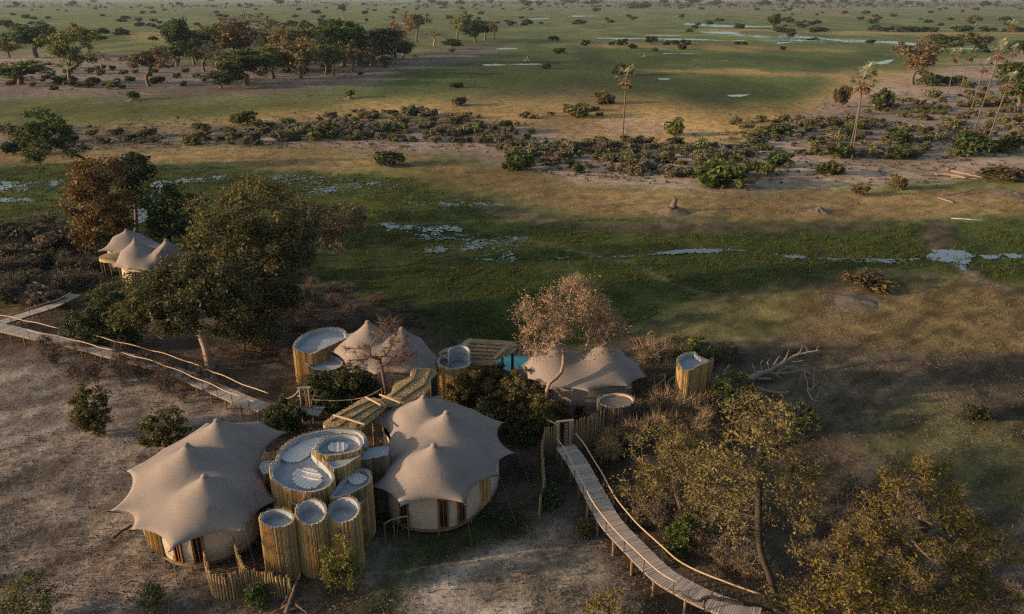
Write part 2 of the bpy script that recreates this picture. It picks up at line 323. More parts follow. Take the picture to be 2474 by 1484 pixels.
WREG = [
 ([(1150, 622), (1300, 624), (1500, 619), (1640, 606), (1760, 601), (1860, 611), (1960, 622), (2100, 629), (2260, 622), (2400, 618), (2520, 616), (2520, 620), (2400, 622), (2260, 628), (2100, 634), (1960, 627), (1860, 616), (1760, 606), (1640, 611), (1500, 624), (1300, 629), (1150, 627)], 0.53, 7, 3, 50),
 ([(-60, 435), (170, 432), (180, 470), (60, 468), (-60, 470)], 0.45, 5, 9, 1),
 ([(-60, 478), (80, 478), (110, 490), (-60, 494)], 0.49, 9, 9, 2),
 ([(90, 490), (170, 490), (180, 540), (60, 540)], 0.46, 5, 9, 3),
 ([(330, 440), (480, 425), (560, 420), (560, 436), (430, 450), (390, 480), (380, 540), (320, 545)], 0.50, 5, 9, 4),
 ([(640, 420), (760, 420), (1000, 445), (1000, 465), (760, 480), (700, 470), (660, 445)], 0.45, 5, 10, 5),
 ([(930, 480), (1160, 478), (1260, 500), (1180, 505), (960, 500)], 0.46, 5, 8, 6),
 ([(900, 535), (1000, 540), (1120, 545), (1140, 575), (1050, 590), (920, 560)], 0.50, 5, 8, 7),
 ([(1020, 590), (1085, 596), (1080, 612), (1020, 620)], 0.52, 5, 8, 8),
 ([(1080, 560), (1300, 570), (1250, 640), (1120, 630)], 0.385, 4, 6, 9),
 ([(1560, 612), (1600, 608), (1650, 602), (1760, 600), (1830, 606), (1760, 614), (1650, 616), (1580, 618)], 0.485, 12, 6, 10),
 ([(1860, 612), (1930, 614), (1990, 620), (1970, 628), (1900, 626)], 0.60, 8, 8, 11),
 ([(1960, 620), (2260, 626), (2270, 634), (2150, 640), (1980, 630)], 0.46, 8, 6, 12),
 ([(2250, 604), (2320, 602), (2358, 618), (2345, 640), (2330, 656), (2290, 640), (2240, 630)], 0.72, 10, 12, 13),
 ([(2350, 612), (2440, 612), (2520, 618), (2500, 626), (2380, 628)], 0.52, 8, 8, 14),
 ([(1165, 155), (1220, 154), (1330, 153), (1345, 156), (1230, 159), (1168, 160)], 0.50, 10, 30, 15),
 ([(1590, 189), (1620, 189), (1620, 193), (1590, 193)], 0.62, 10, 30, 16),
 ([(1755, 229), (1810, 226), (1812, 230), (1790, 235), (1755, 234)], 0.58, 9, 20, 17),
 ([(2075, 146), (2120, 149), (2165, 142), (2150, 152), (2125, 157), (2090, 152)], 0.62, 12, 40, 18),
 ([(1440, 90), (1640, 93), (1780, 97), (1990, 100), (1990, 103), (1640, 98), (1440, 94)], 0.66, 40, 40, 19),
 ([(1680, 76), (1780, 76), (1800, 84), (1900, 92), (2000, 94), (1980, 98), (1840, 93), (1720, 83)], 0.70, 40, 40, 20),
 ([(1655, 55), (1740, 60), (1860, 64), (1900, 66), (1740, 66), (1655, 60)], 0.72, 60, 80, 21),
 ([(1870, 102), (1975, 90), (1980, 95), (1880, 107)], 0.72, 40, 40, 22),
 ([(1985, 94), (2160, 100), (2260, 108), (2474, 116), (2474, 119), (2250, 112), (1990, 99)], 0.70, 40, 40, 23),
 ([(1150, 118), (1250, 116), (1250, 119), (1150, 121)], 0.7, 40, 40, 24),
 ([(920, 52), (990, 55), (1005, 59), (930, 56)], 0.62, 60, 60, 25),
 ([(1380, 37), (1450, 37), (1450, 41), (1380, 41)], 0.62, 60, 60, 26),
 ([(1275, 45), (1330, 43), (1330, 46), (1275, 48)], 0.62, 60, 60, 27),
 ([(740, 230), (830, 226), (830, 230), (740, 234)], 0.55, 8, 20, 28),
 ([(1780, 80), (1960, 86), (2020, 96), (1960, 99), (1860, 94), (1780, 86)], 0.56, 30, 30, 61), ([(1560, 84), (1640, 86), (1640, 88), (1560, 87)], 0.7, 30, 30, 62), ([(2190, 112), (2474, 120), (2474, 123), (2190, 116)], 0.6, 30, 30, 63), ([(1600, 128), (1700, 130), (1700, 132), (1600, 131)], 0.55, 30, 30, 64), ([(1650, 144), (1760, 146), (1760, 148), (1650, 147)], 0.55, 30, 30, 65),
]
WETZ = [w[0] for w in WREG[1:14]]
TRAILS = [[(1395, 1330), (1330, 1260), (1290, 1180), (1275, 1100)], [(60, 1484), (180, 1330), (330, 1200), (300, 1100), (150, 960)], [(480, 1484), (560, 1470), (760, 1440), (900, 1330), (1000, 1330)], [(2235, 520), (2255, 575), (2300, 620), (2350, 660), (2474, 740)], [(1250, 580), (1500, 640), (1700, 720), (1780, 760)], [(1100, 250), (1500, 262), (1900, 290)], [(2474, 470), (2200, 490), (1900, 500), (1500, 505)], [(1480, 850), (1800, 820), (2200, 900), (2474, 960)]]
def trail_mask(px, py):
    m = np.zeros(px.shape)
    for t in TRAILS:
        for (x1, y1), (x2, y2) in zip(t, t[1:]):
            dx, dy = x2-x1, (y2-y1)*2.0; l = dx*dx+dy*dy; u = np.clip(((px-x1)*dx+(py-y1)*2.0*dy)/l, 0, 1)
            d = np.hypot(px-x1-u*dx, (py-y1)*2.0-u*dy); m = np.maximum(m, np.clip(1.4-d/np.clip(py/90.0, 2.5, 14), 0, 1))
    return m
def ground_colour(x, y):
    px, py = proj_np(x, y)
    d = np.maximum(y, 30.0)
    w = d*0.09+2
    nx = fbm(x/(w**0 * 14.0), y/26.0, 3, 5)-0.5; ny = fbm(x/14.0+50, y/26.0, 11, 5)-0.5
    nf = fbm(x/3.0, y/5.0, 31, 4)-0.5
    px = px + 70*nx + 26*nf; py = py + (70*ny + 26*nf)*np.clip((py+8)/1000.0, 0.02, 0.6)*1.0
    C = np.empty(x.shape+(3,)); 
    k = np.clip((py-620)/160.0, 0, 1)[..., None]
    C[:] = np.array(GREEN)*(1-k) + np.array(BROWN)*k
    for col, poly, soft, st in ZONES:
        m = poly_mask(px, py, poly, soft)[..., None]*st
        C = C*(1-m) + np.array(col)*m
    t = fbm(x/60.0, y/140.0, 71, 4)-0.5
    C *= (1 + 0.55*t)[..., None]
    far = np.clip((130-py)/130, 0, 1)
    t2 = np.clip((fbm(x/90.0, y/420.0, 91, 4)-0.5)*4, 0, 1)*far
    C = C*(1-0.6*t2[..., None]) + np.array((0.16, 0.13, 0.07))*0.6*t2[..., None]
    for poly in WETZ:
        m = poly_mask(px, py, poly, 40)[..., None]*0.45; C = C*(1-m) + np.array((0.026, 0.036, 0.010))*m
    tm_ = (trail_mask(px, py)*0.5)[..., None]; C = C*(1-tm_) + (C*0.6+np.array((0.10, 0.08, 0.06)))*tm_
    # litter, bare scalds and tussock patches
    nr_ = np.clip((py-330)/250.0, 0, 1)*np.where(C[..., 1] > C[..., 0]*1.05, 0.4, 1.0)
    xr, yr = x*0.8+y*0.6, y*0.8-x*0.6
    a_ = np.clip((fbm(xr/3.6, yr/1.5, 131, 5)-0.51)*11, 0, 1)*nr_*0.8; b_ = np.clip((fbm(xr/5.0, yr/2.2, 151, 5)-0.54)*11, 0, 1)*nr_*0.6
    C = C*(1-a_[..., None]*0.55); L_ = C.mean(-1, keepdims=True)
    C = C*(1-b_[..., None]) + (C*1.35+np.array((0.035, 0.026, 0.014)))*b_[..., None]
    g_ = np.clip((fbm(x/16, y/40, 171, 5)-0.5)*6, -1, 1)
    C *= (1+0.22*g_)[..., None]*np.array((1.0, 1.0, 1.0))
    return np.clip(C, 0.004, 0.8)
ys = [-80.0]
while ys[-1] < 30: ys.append(ys[-1]+5)
while ys[-1] < 26000: ys.append(ys[-1] + max(0.42, 0.0125*ys[-1]))
ys = np.array(ys)
us = np.concatenate([-np.geomspace(6, 1.0, 14)[:-1], np.linspace(-0.95, 0.95, 300), np.geomspace(1.0, 6, 14)[1:]])
YY, UU = np.meshgrid(ys, us, indexing='ij')
XX = UU*(np.maximum(YY, 20)*0.95+12)
near = np.clip((260-YY)/160, 0, 1)
ZZ = ((fbm(XX/6, YY/6, 5, 4)-0.5)*0.34 + (fbm(XX/1.3, YY/1.3, 9, 3)-0.5)*0.16)*near - 0.03
ZZ = np.where(np.abs(YY) > 5000, -0.03, ZZ)
def ground_z(x, y):
    n = np.clip((260-y)/160, 0, 1)
    return float(((fbm(x/6, y/6, 5, 4)-0.5)*0.34)*n - 0.06)
nr, nc = YY.shape
idx = np.arange(nr*nc).reshape(nr, nc)
F = np.stack([idx[:-1, :-1], idx[:-1, 1:], idx[1:, 1:], idx[1:, :-1]], -1).reshape(-1, 4)
def ground_mat():
    m = bpy.data.materials.new('ground_soil'); m.use_nodes = True
    nt = m.node_tree; N = nt.nodes; L = nt.links; b = N['Principled BSDF']
    b.inputs['Roughness'].default_value = 0.95; b.inputs['Specular IOR Level'].default_value = 0.1
    at = N.new('ShaderNodeAttribute'); at.attribute_name = 'zone'
    geo = N.new('ShaderNodeNewGeometry')
    def nz(scale, det, rough=0.6, st=(1, 1, 1)):
        mp = N.new('ShaderNodeMapping'); mp.inputs['Scale'].default_value = st; L.new(geo.outputs['Position'], mp.inputs[0])
        n = N.new('ShaderNodeTexNoise'); n.inputs['Scale'].default_value = scale; n.inputs['Detail'].default_value = det; n.inputs['Roughness'].default_value = rough
        L.new(mp.outputs[0], n.inputs['Vector']); return n.outputs['Fac']
    def rng(fac, a, bb, lo, hi):
        r = N.new('ShaderNodeMapRange'); r.inputs[1].default_value = a; r.inputs[2].default_value = bb; r.inputs[3].default_value = lo; r.inputs[4].default_value = hi
        L.new(fac, r.inputs[0]); return r.outputs[0]
    def mul(a, c):
        k = N.new('ShaderNodeMath'); k.operation = 'MULTIPLY'; L.new(a, k.inputs[0]); L.new(c, k.inputs[1]); return k.outputs[0]
    fine, mid, big = nz(3.2, 6, 0.72, (1, 0.75, 1)), nz(0.42, 5, 0.65, (1, 0.6, 1)), nz(0.03, 6, 0.62, (1, 0.45, 1))
    v = mul(mul(rng(fine, 0.3, 0.7, 0.62, 1.38), rng(mid, 0.3, 0.7, 0.58, 1.42)), rng(big, 0.3, 0.7, 0.78, 1.22))
    vm = N.new('ShaderNodeVectorMath'); vm.operation = 'SCALE'; L.new(at.outputs['Color'], vm.inputs[0]); L.new(v, vm.inputs['Scale'])
    L.new(vm.outputs[0], b.inputs['Base Color'])
    bp = N.new('ShaderNodeBump'); bp.inputs['Strength'].default_value = 0.75; bp.inputs['Distance'].default_value = 0.14
    L.new(nz(2.2, 5, 0.7), bp.inputs['Height']); L.new(bp.outputs[0], b.inputs['Normal'])
    return m
gme = npmesh('ground', np.stack([XX, YY, ZZ], -1).reshape(-1, 3), F, ground_mat(), smooth=True)
GC = ground_colour(XX, YY).reshape(-1, 3)
ca = gme.color_attributes.new('zone', 'FLOAT_COLOR', 'POINT')
ca.data.foreach_set('color', np.concatenate([GC, np.ones((len(GC), 1))], 1).astype(np.float32).ravel())
obj('ground', gme, kind='structure', label='flat floodplain of grey dust, golden grass and dark green marsh', category='ground')

# ------------------------------------------------------------------ marsh water: shallow pools lying in the grass
def water_sheet(regions, cell_near=0.22):
    VV, FF = [], []; off = 0
    for poly, cover, sx, sy, seed in regions:
        W_ = [G(*p) for p in poly]
        x0, x1 = min(p.x for p in W_), max(p.x for p in W_); y0, y1 = min(p.y for p in W_), max(p.y for p in W_)
        cy_ = max(cell_near, (y0+y1)/2*0.0013); cx_ = cy_
        nx_, ny_ = int((x1-x0)/cx_)+1, int((y1-y0)/(cy_*1.6))+1
        if nx_*ny_ > 900000:
            k = math.sqrt(nx_*ny_/900000); nx_ = int(nx_/k); ny_ = int(ny_/k)
        gx, gy = np.linspace(x0, x1, nx_+1), np.linspace(y0, y1, ny_+1)
        X, Y = np.meshgrid((gx[:-1]+gx[1:])/2, (gy[:-1]+gy[1:])/2)
        px, py = proj_np(X, Y)
        n = 0.52*fbm(X/(sx*0.9), Y/(sy*0.7), seed, 4) + 0.48*fbm(X/(sx*0.16), Y/(sx*0.16), seed+40, 3)
        hh = max(p[1] for p in poly)-min(p[1] for p in poly); m = poly_mask(px, py, poly, min(26, 0.8*hh))
        n = n + (np.random.default_rng(seed).random(n.shape)-0.5)*0.17
        wet = (n + (m-1)*0.55) > (1-cover)
        j, i = np.nonzero(wet)
        if not len(j): continue
        jit = lambda a, b: (vnoise(a*3.1/cx_, b*3.1/cx_, 5)-0.5)*cx_*0.6
        X0, X1, Y0, Y1 = gx[i], gx[i+1], gy[j], gy[j+1]
        q = np.stack([np.stack([X0, Y0], -1), np.stack([X1, Y0], -1), np.stack([X1, Y1], -1), np.stack([X0, Y1], -1)], 1)
        q[..., 0] += jit(q[..., 0], q[..., 1]); q[..., 1] += jit(q[..., 1]+9, q[..., 0])
        v = np.concatenate([q, np.full(q.shape[:2]+(1,), 0.07 if y0 < 260 else 0.02)], -1).reshape(-1, 3)
        VV.append(v); FF.append(np.arange(len(v)).reshape(-1, 4)+off); off += len(v)
    return np.concatenate(VV), np.concatenate(FF)
wv, wf = water_sheet(WREG)
obj('marsh_water', npmesh('marsh_water', wv, wf, M_WATER), kind='structure', label='shallow pools and channels of water shining in the marsh', category='water')
# ------------------------------------------------------------------ tents
def cen(pts):
    c = Vector((0, 0, 0))
    for p in pts: c += p
    return c/len(pts)
def tent(name, label, tips, peaks, sag, zr=3.4, zp=6.0, wall_k=0.80, floor_z=0.55, doors=(), reeds=(), group=None, doorh=2.3, cone=1.9, wallm=None, cshift=(0, 0), walls=True, deckk=1.015):
    """tips: (px,py) or (px,py,z) of the canopy corners; peaks: survey (px,py,z); sag: inward bow of each edge"""
    T = [G(t[0], t[1], t[2] if len(t) > 2 else zr) for t in tips]
    c = cen(T); c = Vector((c.x+cshift[0], c.y+cshift[1], 0))
    root = thing(name, (c.x, c.y, 0), label, 'tent', group)
    n = len(T); bd = []
    SEG = 14
    for i in range(n):
        a, b = T[i], T[(i+1) % n]
        e = b-a; nrm = Vector((-e.y, e.x, 0)); 
        if nrm.dot(c-a) < 0: nrm = -nrm
        nrm.normalize(); s = sag[i] if hasattr(sag, '__len__') else sag
        for k in range(SEG):
            t = k/SEG; bow = 4*t*(1-t)
            bow = bow**0.8
            p = a.lerp(b, t) + nrm*(e.length*s*bow); p.z += 0.05*bow
            bd.append(p)
    m = len(bd); B = np.array([tuple(p) for p in bd])
    pk = [G(p[0], p[1], p[2] if len(p) > 2 else zp) for p in peaks]
    # stretched cloth: harmonic height over the outline, pinned at the rim and at the mast heads
    x0, y0 = B[:, 0].min()-0.6, B[:, 1].min()-0.6; x1, y1 = B[:, 0].max()+0.6, B[:, 1].max()+0.6; Z = None
    for hh in (0.6, 0.3, 0.15):
        gx, gy = np.arange(x0, x1, hh), np.arange(y0, y1, hh); GX, GY = np.meshgrid(gx, gy)
        ins = np.zeros(GX.shape, bool)
        for i in range(m):
            ax, ay, bx, by = B[i, 0], B[i, 1], B[i-1, 0], B[i-1, 1]
            if ay != by: ins ^= ((ay > GY) != (by > GY)) & (GX < (bx-ax)*(GY-ay)/(by-ay)+ax)
        fixv = np.full(GX.shape, zr+0.03); fx = ~ins
        for p in pk:
            d = np.hypot(GX-p.x, GY-p.y); mm = (d < max(cone, hh*0.75)) & ins; fixv[mm] = np.maximum(fixv, p.z - 0.50*(p.z-zr)*(np.maximum(d-0.22, 0)/(cone-0.22))**0.72)[mm]; fx |= mm
        if Z is None: Zn = np.where(fx, fixv, zr+0.8)
        else:
            ix = np.clip((gx-x0)/ph, 0, Z.shape[1]-1.001); iy = np.clip((gy-y0)/ph, 0, Z.shape[0]-1.001)
            i0, j0 = ix.astype(int), iy.astype(int); fx_, fy_ = (ix-i0)[None], (iy-j0)[:, None]
            Zn = (Z[np.ix_(j0, i0)]*(1-fx_)+Z[np.ix_(j0, i0+1)]*fx_)*(1-fy_)+(Z[np.ix_(j0+1, i0)]*(1-fx_)+Z[np.ix_(j0+1, i0+1)]*fx_)*fy_
            Zn = np.where(fx, fixv, Zn)
        for it in range(420):
            A_ = np.pad(Zn, 1, mode='edge'); Zn = np.where(fx, fixv, (A_[:-2, 1:-1]+A_[2:, 1:-1]+A_[1:-1, :-2]+A_[1:-1, 2:])/4)
        Z, ph = Zn, hh
    def canopy_z(x, y):
        ix = np.clip((np.asarray(x)-x0)/ph, 0, Z.shape[1]-1.001); iy = np.clip((np.asarray(y)-y0)/ph, 0, Z.shape[0]-1.001)
        i0, j0 = ix.astype(int), iy.astype(int); u, v = ix-i0, iy-j0
        return (Z[j0, i0]*(1-u)+Z[j0, i0+1]*u)*(1-v)+(Z[j0+1, i0]*(1-u)+Z[j0+1, i0+1]*u)*v
    pts = [Vector((p[0], p[1])) for p in B]; ii = np.argwhere(ins[1:-1, 1:-1])+1
    for j, i in ii[::1]:
        if (i + j) % 2 == 0 and ins[j-1:j+2, i-1:i+2].all(): pts.append(Vector((GX[j, i], GY[j, i])))
    for p in pk:
        pts += [Vector((p.x+r_*math.cos(a_), p.y+r_*math.sin(a_))) for r_, n_ in ((0.03, 1), (0.2, 8), (0.33, 12)) for a_ in np.linspace(0, 2*math.pi, n_+1)[:-1]]
    cv, _, cf, ov, _, _ = delaunay_2d_cdt(pts, [(i, (i+1) % m) for i in range(m)], [list(range(m))], 1, 1e-4)
    V = np.array([(p.x, p.y, 0.0) for p in cv]); V[:, 2] = canopy_z(V[:, 0], V[:, 1])
    for i, o in enumerate(ov):
        if any(k < m for k in o): V[i, 2] = B[[k for k in o if k < m][0], 2]
    fs = [tuple(f) for f in cf]
    base = np.array((c.x, c.y, 0))
    me = bpy.data.meshes.new('canopy'); me.from_pydata([tuple(q) for q in V-base], [], fs)
    me.materials.append(M_CANVAS); me.polygons.foreach_set('use_smooth', [True]*len(me.polygons)); me.update()
    cano = obj('canopy', me, root, loc=(0, 0, 0)); so = cano.modifiers.new('thick', 'SOLIDIFY'); so.thickness = 0.04
    for p in pk:
        q = MB(); q.tube([p+Vector((0, 0, -0.06)), p+Vector((0, 0, 0.07)), p+Vector((0, 0, 0.13))], [0.24, 0.19, 0.07], 12); q.build('peak_cap', M_CANVAS, root, smooth=True)
        q = MB(); q.tube([(p.x, p.y, floor_z), (p.x, p.y, p.z)], 0.07, 6); q.build('mast', M_STILT, root)
    out = cr([c + (t-c)*wall_k for t in T], 10)
    out = [Vector((p.x, p.y, 0)) for p in out]
    out = resample(out, 0.35, True)
    for _ in range(14): out = [(out[i-1]+out[i]+out[(i+1) % len(out)])/3 for i in range(len(out))]
    if walls:
        q = MB(); nn = len(out)
        prof = [(floor_z-0.02, 0.0), (floor_z+0.25, 0.05), (floor_z+1.2, 0.10), (zr-0.3, 0.02), (99, -0.06)]
        vs = []
        for z_, o_ in prof:
            for p in out:
                d = (p-Vector((c.x, c.y, 0))).normalized(); zz = float(canopy_z(p.x, p.y))-0.06; vs.append((p.x+d.x*o_, p.y+d.y*o_, min(z_, zz-(0.0 if z_ > 50 else 0.08))))
        q.add(vs, [(k*nn+i, k*nn+(i+1) % nn, (k+1)*nn+(i+1) % nn, (k+1)*nn+i) for k in range(len(prof)-1) for i in range(nn)])
        q.build('wall', wallm or M_WALLC, root, smooth=True)
        q = MB()
        vs = [Vector((p.x, p.y, 0)) for p in out]; oo = [Vector((c.x, c.y, 0))+(p-Vector((c.x, c.y, 0)))*deckk for p in vs]
        q.add([(p.x, p.y, floor_z) for p in oo]+[(p.x, p.y, floor_z-0.18) for p in oo],
              [tuple(range(nn))]+[(i, i+nn, (i+1) % nn+nn, (i+1) % nn) for i in range(nn)])
        q.build('floor_deck', M_STILT, root)
        q = MB()
        rr = [Vector((p.x, p.y, floor_z+0.45)) + (p-Vector((c.x, c.y, 0))).normalized()*0.085 for p in out]
        q.tube(rr+[rr[0]], 0.022, 4); q.build('wall_seam', M_DECK, root)
        for i in range(0, nn, max(1, nn//12)):
            q = MB(); q.tube([(oo[i].x*0.97+c.x*0.03, oo[i].y*0.97+c.y*0.03, -0.4), (oo[i].x*0.97+c.x*0.03, oo[i].y*0.97+c.y*0.03, floor_z-0.18)], 0.09, 6); q.build('stilt', M_STILT, root)
        def at_wall(px, py):
            best, bi = 1e9, 0
            for i, p in enumerate(out):
                x, y, _ = PJ((p.x, p.y, floor_z+1.0))
                if p.y < c.y + 2 and abs(x-px)+abs(y-py)*0.5 < best: best, bi = abs(x-px)+abs(y-py)*0.5, i
            p = out[bi]; tg = (out[(bi+1) % nn]-out[bi-1]).normalized()
            return p, math.atan2(tg.y, tg.x), (p-Vector((c.x, c.y, 0))).normalized()
        for px, py, w in doors:
            p, a, nd = at_wall(px, py); ctr = Vector((p.x, p.y, floor_z+0.12+doorh/2)) + nd*0.13
            fr = MB(); t_ = 0.12
            tx = Vector((math.cos(a), math.sin(a), 0))
            for s in (-1, 1): fr.box(ctr+tx*(s*(w/2-t_/2)), (t_, 0.16, doorh), a)
            fr.box(ctr+Vector((0, 0, doorh/2-t_/2)), (w-2*t_, 0.158, t_), a); fr.box(ctr-Vector((0, 0, doorh/2-t_/2)), (w-2*t_, 0.158, t_), a)
            fr.box(ctr, (0.06, 0.1, doorh-2*t_), a)
            f_ = fr.build('door', M_FRAME, root)
            g_ = MB(); g_.box(ctr-nd*0.03, (w-2*t_, 0.05, doorh-2*t_), a); g_.build('pane', M_GLASS, f_)
        for px, py, ln in reeds:
            best = [i for i in range(nn)]
            p, a, nd = at_wall(px, py); i0 = min(range(nn), key=lambda i: (out[i]-p).length); kk = int(ln/0.35/2)
            path = [out[(i0+j) % nn]+nd*0.14 for j in range(-kk, kk+1)]
            reed_strip(path, floor_z+0.03, zr-0.1, M_REED, 'reed_panel', root)
    rnd = random.Random(len(label))
    for t in T:
        d = (t-c); d.z = 0; d.normalize()
        ft = c + (Vector((t.x, t.y, 0))-c)*(wall_k+0.03)
        q = MB(); q.tube([t+d*0.22+Vector((0, 0, 0.03)), t+Vector((0, 0, -0.08)), t-d*0.6+Vector((0, 0, -0.4))], [0.035, 0.035, 0.03], 5); q.build('edge_pole', M_METAL, root)
        g = Vector((t.x, t.y, 0)) + d*(1.3+rnd.random()*0.7)
        q = MB(); q.tube([t+d*0.2, Vector((g.x, g.y, -0.1))], 0.005, 3); q.build('guy_rope', M_DECK, root)
    return root, c, T

def reed_strip(path, z0, z1, m, name, parent, fr=0.10, seed=0, w=0.075, step=None, zf=None, **kw):
    """reeds stood side by side along a path: one thin prism each, uneven tops; zf(i/n) lets the top run"""
    rnd = random.Random(seed+len(path)); q = MB(); P_ = resample(path, w)
    for i in range(len(P_)-1):
        a, b = P_[i], P_[i+1]; d = (b-a); nrm = Vector((d.y, -d.x, 0)).normalized()
        zt = (zf(i/len(P_)) if zf else z1) + rnd.uniform(-fr*0.25, fr*0.75)*(1.9 if rnd.random() < 0.12 else 1); o = rnd.uniform(0.0, 0.03); ln = d*rnd.uniform(-0.25, 0.25)
        c_ = (a+b)/2 + nrm*(0.045+o)
        za = z0 - rnd.uniform(0, 0.1)
        q.add([(a.x, a.y, za), (c_.x, c_.y, za), (b.x, b.y, za), (a.x+ln.x, a.y+ln.y, zt), (c_.x+ln.x, c_.y+ln.y, zt), (b.x+ln.x, b.y+ln.y, zt)],
              [(0, 1, 4, 3), (1, 2, 5, 4), (3, 4, 5)])
    return q.build(name, m, parent, kind='stuff', **kw)
def offset(poly, d):
    n = len(poly); out = []
    area = sum(poly[i].x*poly[(i+1) % n].y - poly[(i+1) % n].x*poly[i].y for i in range(n))
    s = 1 if area > 0 else -1
    for i in range(n):
        t = (poly[(i+1) % n]-poly[i-1]); t = Vector((t.x, t.y, 0)).normalized()
        out.append(poly[i] + Vector((-t.y, t.x, 0))*d*s)
    return out, s
def drum(root, outline, zt, zroof, z0=-0.1, thick=0.16, m=None, smooth=True, closed=True, fr=0.08, roof=True, rim=M_PLAST, roofm=None, zf=None, seg=7, names=('reed_wall', 'parapet', 'roof')):
    """reed clad round building: reeds outside, plastered parapet and sunken roof inside"""
    m = m or M_REED
    P_ = GP(outline, zt)
    P_ = [Vector((p.x, p.y, 0)) for p in P_]
    if smooth: P_ = cr(P_, seg)
    P_ = resample(P_, 0.16, True)
    inn, s = offset(P_, thick); n = len(P_)
    path = P_ + [P_[0]]
    if s < 0: path = path[::-1]
    reed_strip(path, z0, zt, m, names[0], root, fr=fr, zf=zf)
    q = MB(); hz = [zt-0.02]*n if zf is None else [zf(((i if s > 0 else n-i))/n)-0.02 for i in range(n)]
    q.add([(p.x, p.y, hz[i]) for i, p in enumerate(P_)]+[(p.x, p.y, hz[i]) for i, p in enumerate(inn)]+[(p.x, p.y, zroof-0.15) for p in inn]+[(p.x, p.y, z0) for p in P_],
          [(i, (i+1) % n, (i+1) % n+n, i+n) for i in range(n)]+[(i+n, (i+1) % n+n, (i+1) % n+2*n, i+2*n) for i in range(n)]+[(i, i+3*n, (i+1) % n+3*n, (i+1) % n) for i in range(n)])
    q.build(names[1], rim, root, smooth=False)
    if roof:
        q = MB(); q.add([(p.x, p.y, zroof) for p in inn], [tuple(range(n))])
        me = q.mesh(names[2], roofm or M_PLAST); bm = bmesh.new(); bm.from_mesh(me); bmesh.ops.triangulate(bm, faces=bm.faces[:]); bm.to_mesh(me); bm.free()
        obj(names[2], me, root)
    return P_, inn
def skylight(root, outline, z, n, ang, crossn=2):
    P_ = [Vector((p.x, p.y, 0)) for p in cr(GP(outline, z), 6)]
    c = cen(P_); fr = MB(); k = len(P_)
    fr.add([(p.x, p.y, z+0.05) for p in P_]+[(p.x, p.y, z-0.02) for p in P_], [tuple(range(k))]+[(i, i+k, (i+1) % k+k, (i+1) % k) for i in range(k)])
    sk = fr.build('skylight', M_PLAST, root)
    ax, ay = Vector((math.cos(ang), math.sin(ang), 0)), Vector((-math.sin(ang), math.cos(ang), 0))
    lo = min((p-c).dot(ay) for p in P_); hi = max((p-c).dot(ay) for p in P_); w = (hi-lo)/n
    def chord(axis, other, t):
        xs = []
        for i in range(k):
            a, b = P_[i]-c, P_[(i+1) % k]-c
            ta, tb = a.dot(other)-t, b.dot(other)-t
            if (ta > 0) != (tb > 0): u = ta/(ta-tb); xs.append(a.lerp(b, u).dot(axis))
        return (min(xs), max(xs)) if len(xs) >= 2 else None
    for i in range(n):
        t = lo+(i+0.5)*w; ch = chord(ax, ay, t)
        if ch is None or ch[1]-ch[0] < 0.15: continue
        q = MB(); a = c+ay*t+ax*ch[0]; b = c+ay*t+ax*ch[1]
        q.beam((a.x, a.y, z+0.085), (b.x, b.y, z+0.085), w*0.88, 0.06); q.build('slat', M_LATH, sk)
    lo = min((p-c).dot(ax) for p in P_); hi = max((p-c).dot(ax) for p in P_)
    for i in range(crossn):
        t = lo+(hi-lo)*(i+1)/(crossn+1); ch = chord(ay, ax, t)
        if ch is None: continue
        q = MB(); a = c+ax*t+ay*ch[0]; b = c+ax*t+ay*ch[1]
        q.beam((a.x, a.y, z+0.145), (b.x, b.y, z+0.145), 0.09, 0.05); q.build('cross_bar', M_LATH, sk)

Z1 = lambda pts: [(254.5+0.3387*x, 981.8+0.3387*y) for x, y in pts]
Z2 = lambda pts: [(596.4+0.29405*x, 981.8+0.29405*y) for x, y in pts]
Z3 = lambda pts: [(836.4+0.2941*x, 909.1+0.2941*y) for x, y in pts]
Z4 = lambda pts: [(683.6+0.20583*x, 727.3+0.20583*y) for x, y in pts]
Z5 = lambda pts: [(1054.5+0.29411*x, 640+0.29411*y) for x, y in pts]
Z6 = lambda pts: [(1490.9+0.22057*x, 763.6+0.22057*y) for x, y in pts]
Z7 = lambda pts: [(1272.7+0.3386*x, 981.8+0.3386*y) for x, y in pts]
Z8 = lambda pts: [(0.29397*x, 690.9+0.29397*y) for x, y in pts]
Z9 = lambda pts: [(0.36761*x, 254.5+0.36761*y) for x, y in pts]

tent('tent_pavilion', 'large beige peaked tent with orange lit wall, beside the log stockade', Z1([(1300, 182), (1125, 103), (722, 118), (410, 305), (150, 460), (35, 745), (185, 880), (460, 1025), (995, 890), (1245, 665), (1150, 520)]),
     [Z1([(795, 100)])[0]+(5.9,), Z1([(580, 275)])[0]+(6.0,), Z1([(705, 497)])[0]+(5.9,)], [.13, .07, .06, .08, .17, .24, .14, .12, .15, .13, .17],
     doors=[(437, 1335, 0.6), (478, 1335, 0.7)], reeds=[(372, 1305, 2.2)], wall_k=0.74)
tent('tent_pavilion', 'large beige peaked tent with cream wall and shadow streaks on its roof', Z3([(165, 380), (440, 215), (755, 155), (1060, 275), (1295, 378), (1390, 630), (1240, 810), (975, 1045), (445, 1070), (190, 905), (300, 735), (335, 570)]),
     [Z3([(635, 165)])[0]+(5.9,), Z3([(825, 295)])[0]+(6.0,), Z3([(720, 565)])[0]+(5.9,)], [.06, .06, .06, .08, .19, .20, .14, .13, .13, .20, .05, .22],
     doors=[(978, 1240, 0.7), (1076, 1230, 0.7), (1116, 1225, 0.65)], reeds=[(1172, 1190, 2.0)], wall_k=0.80)
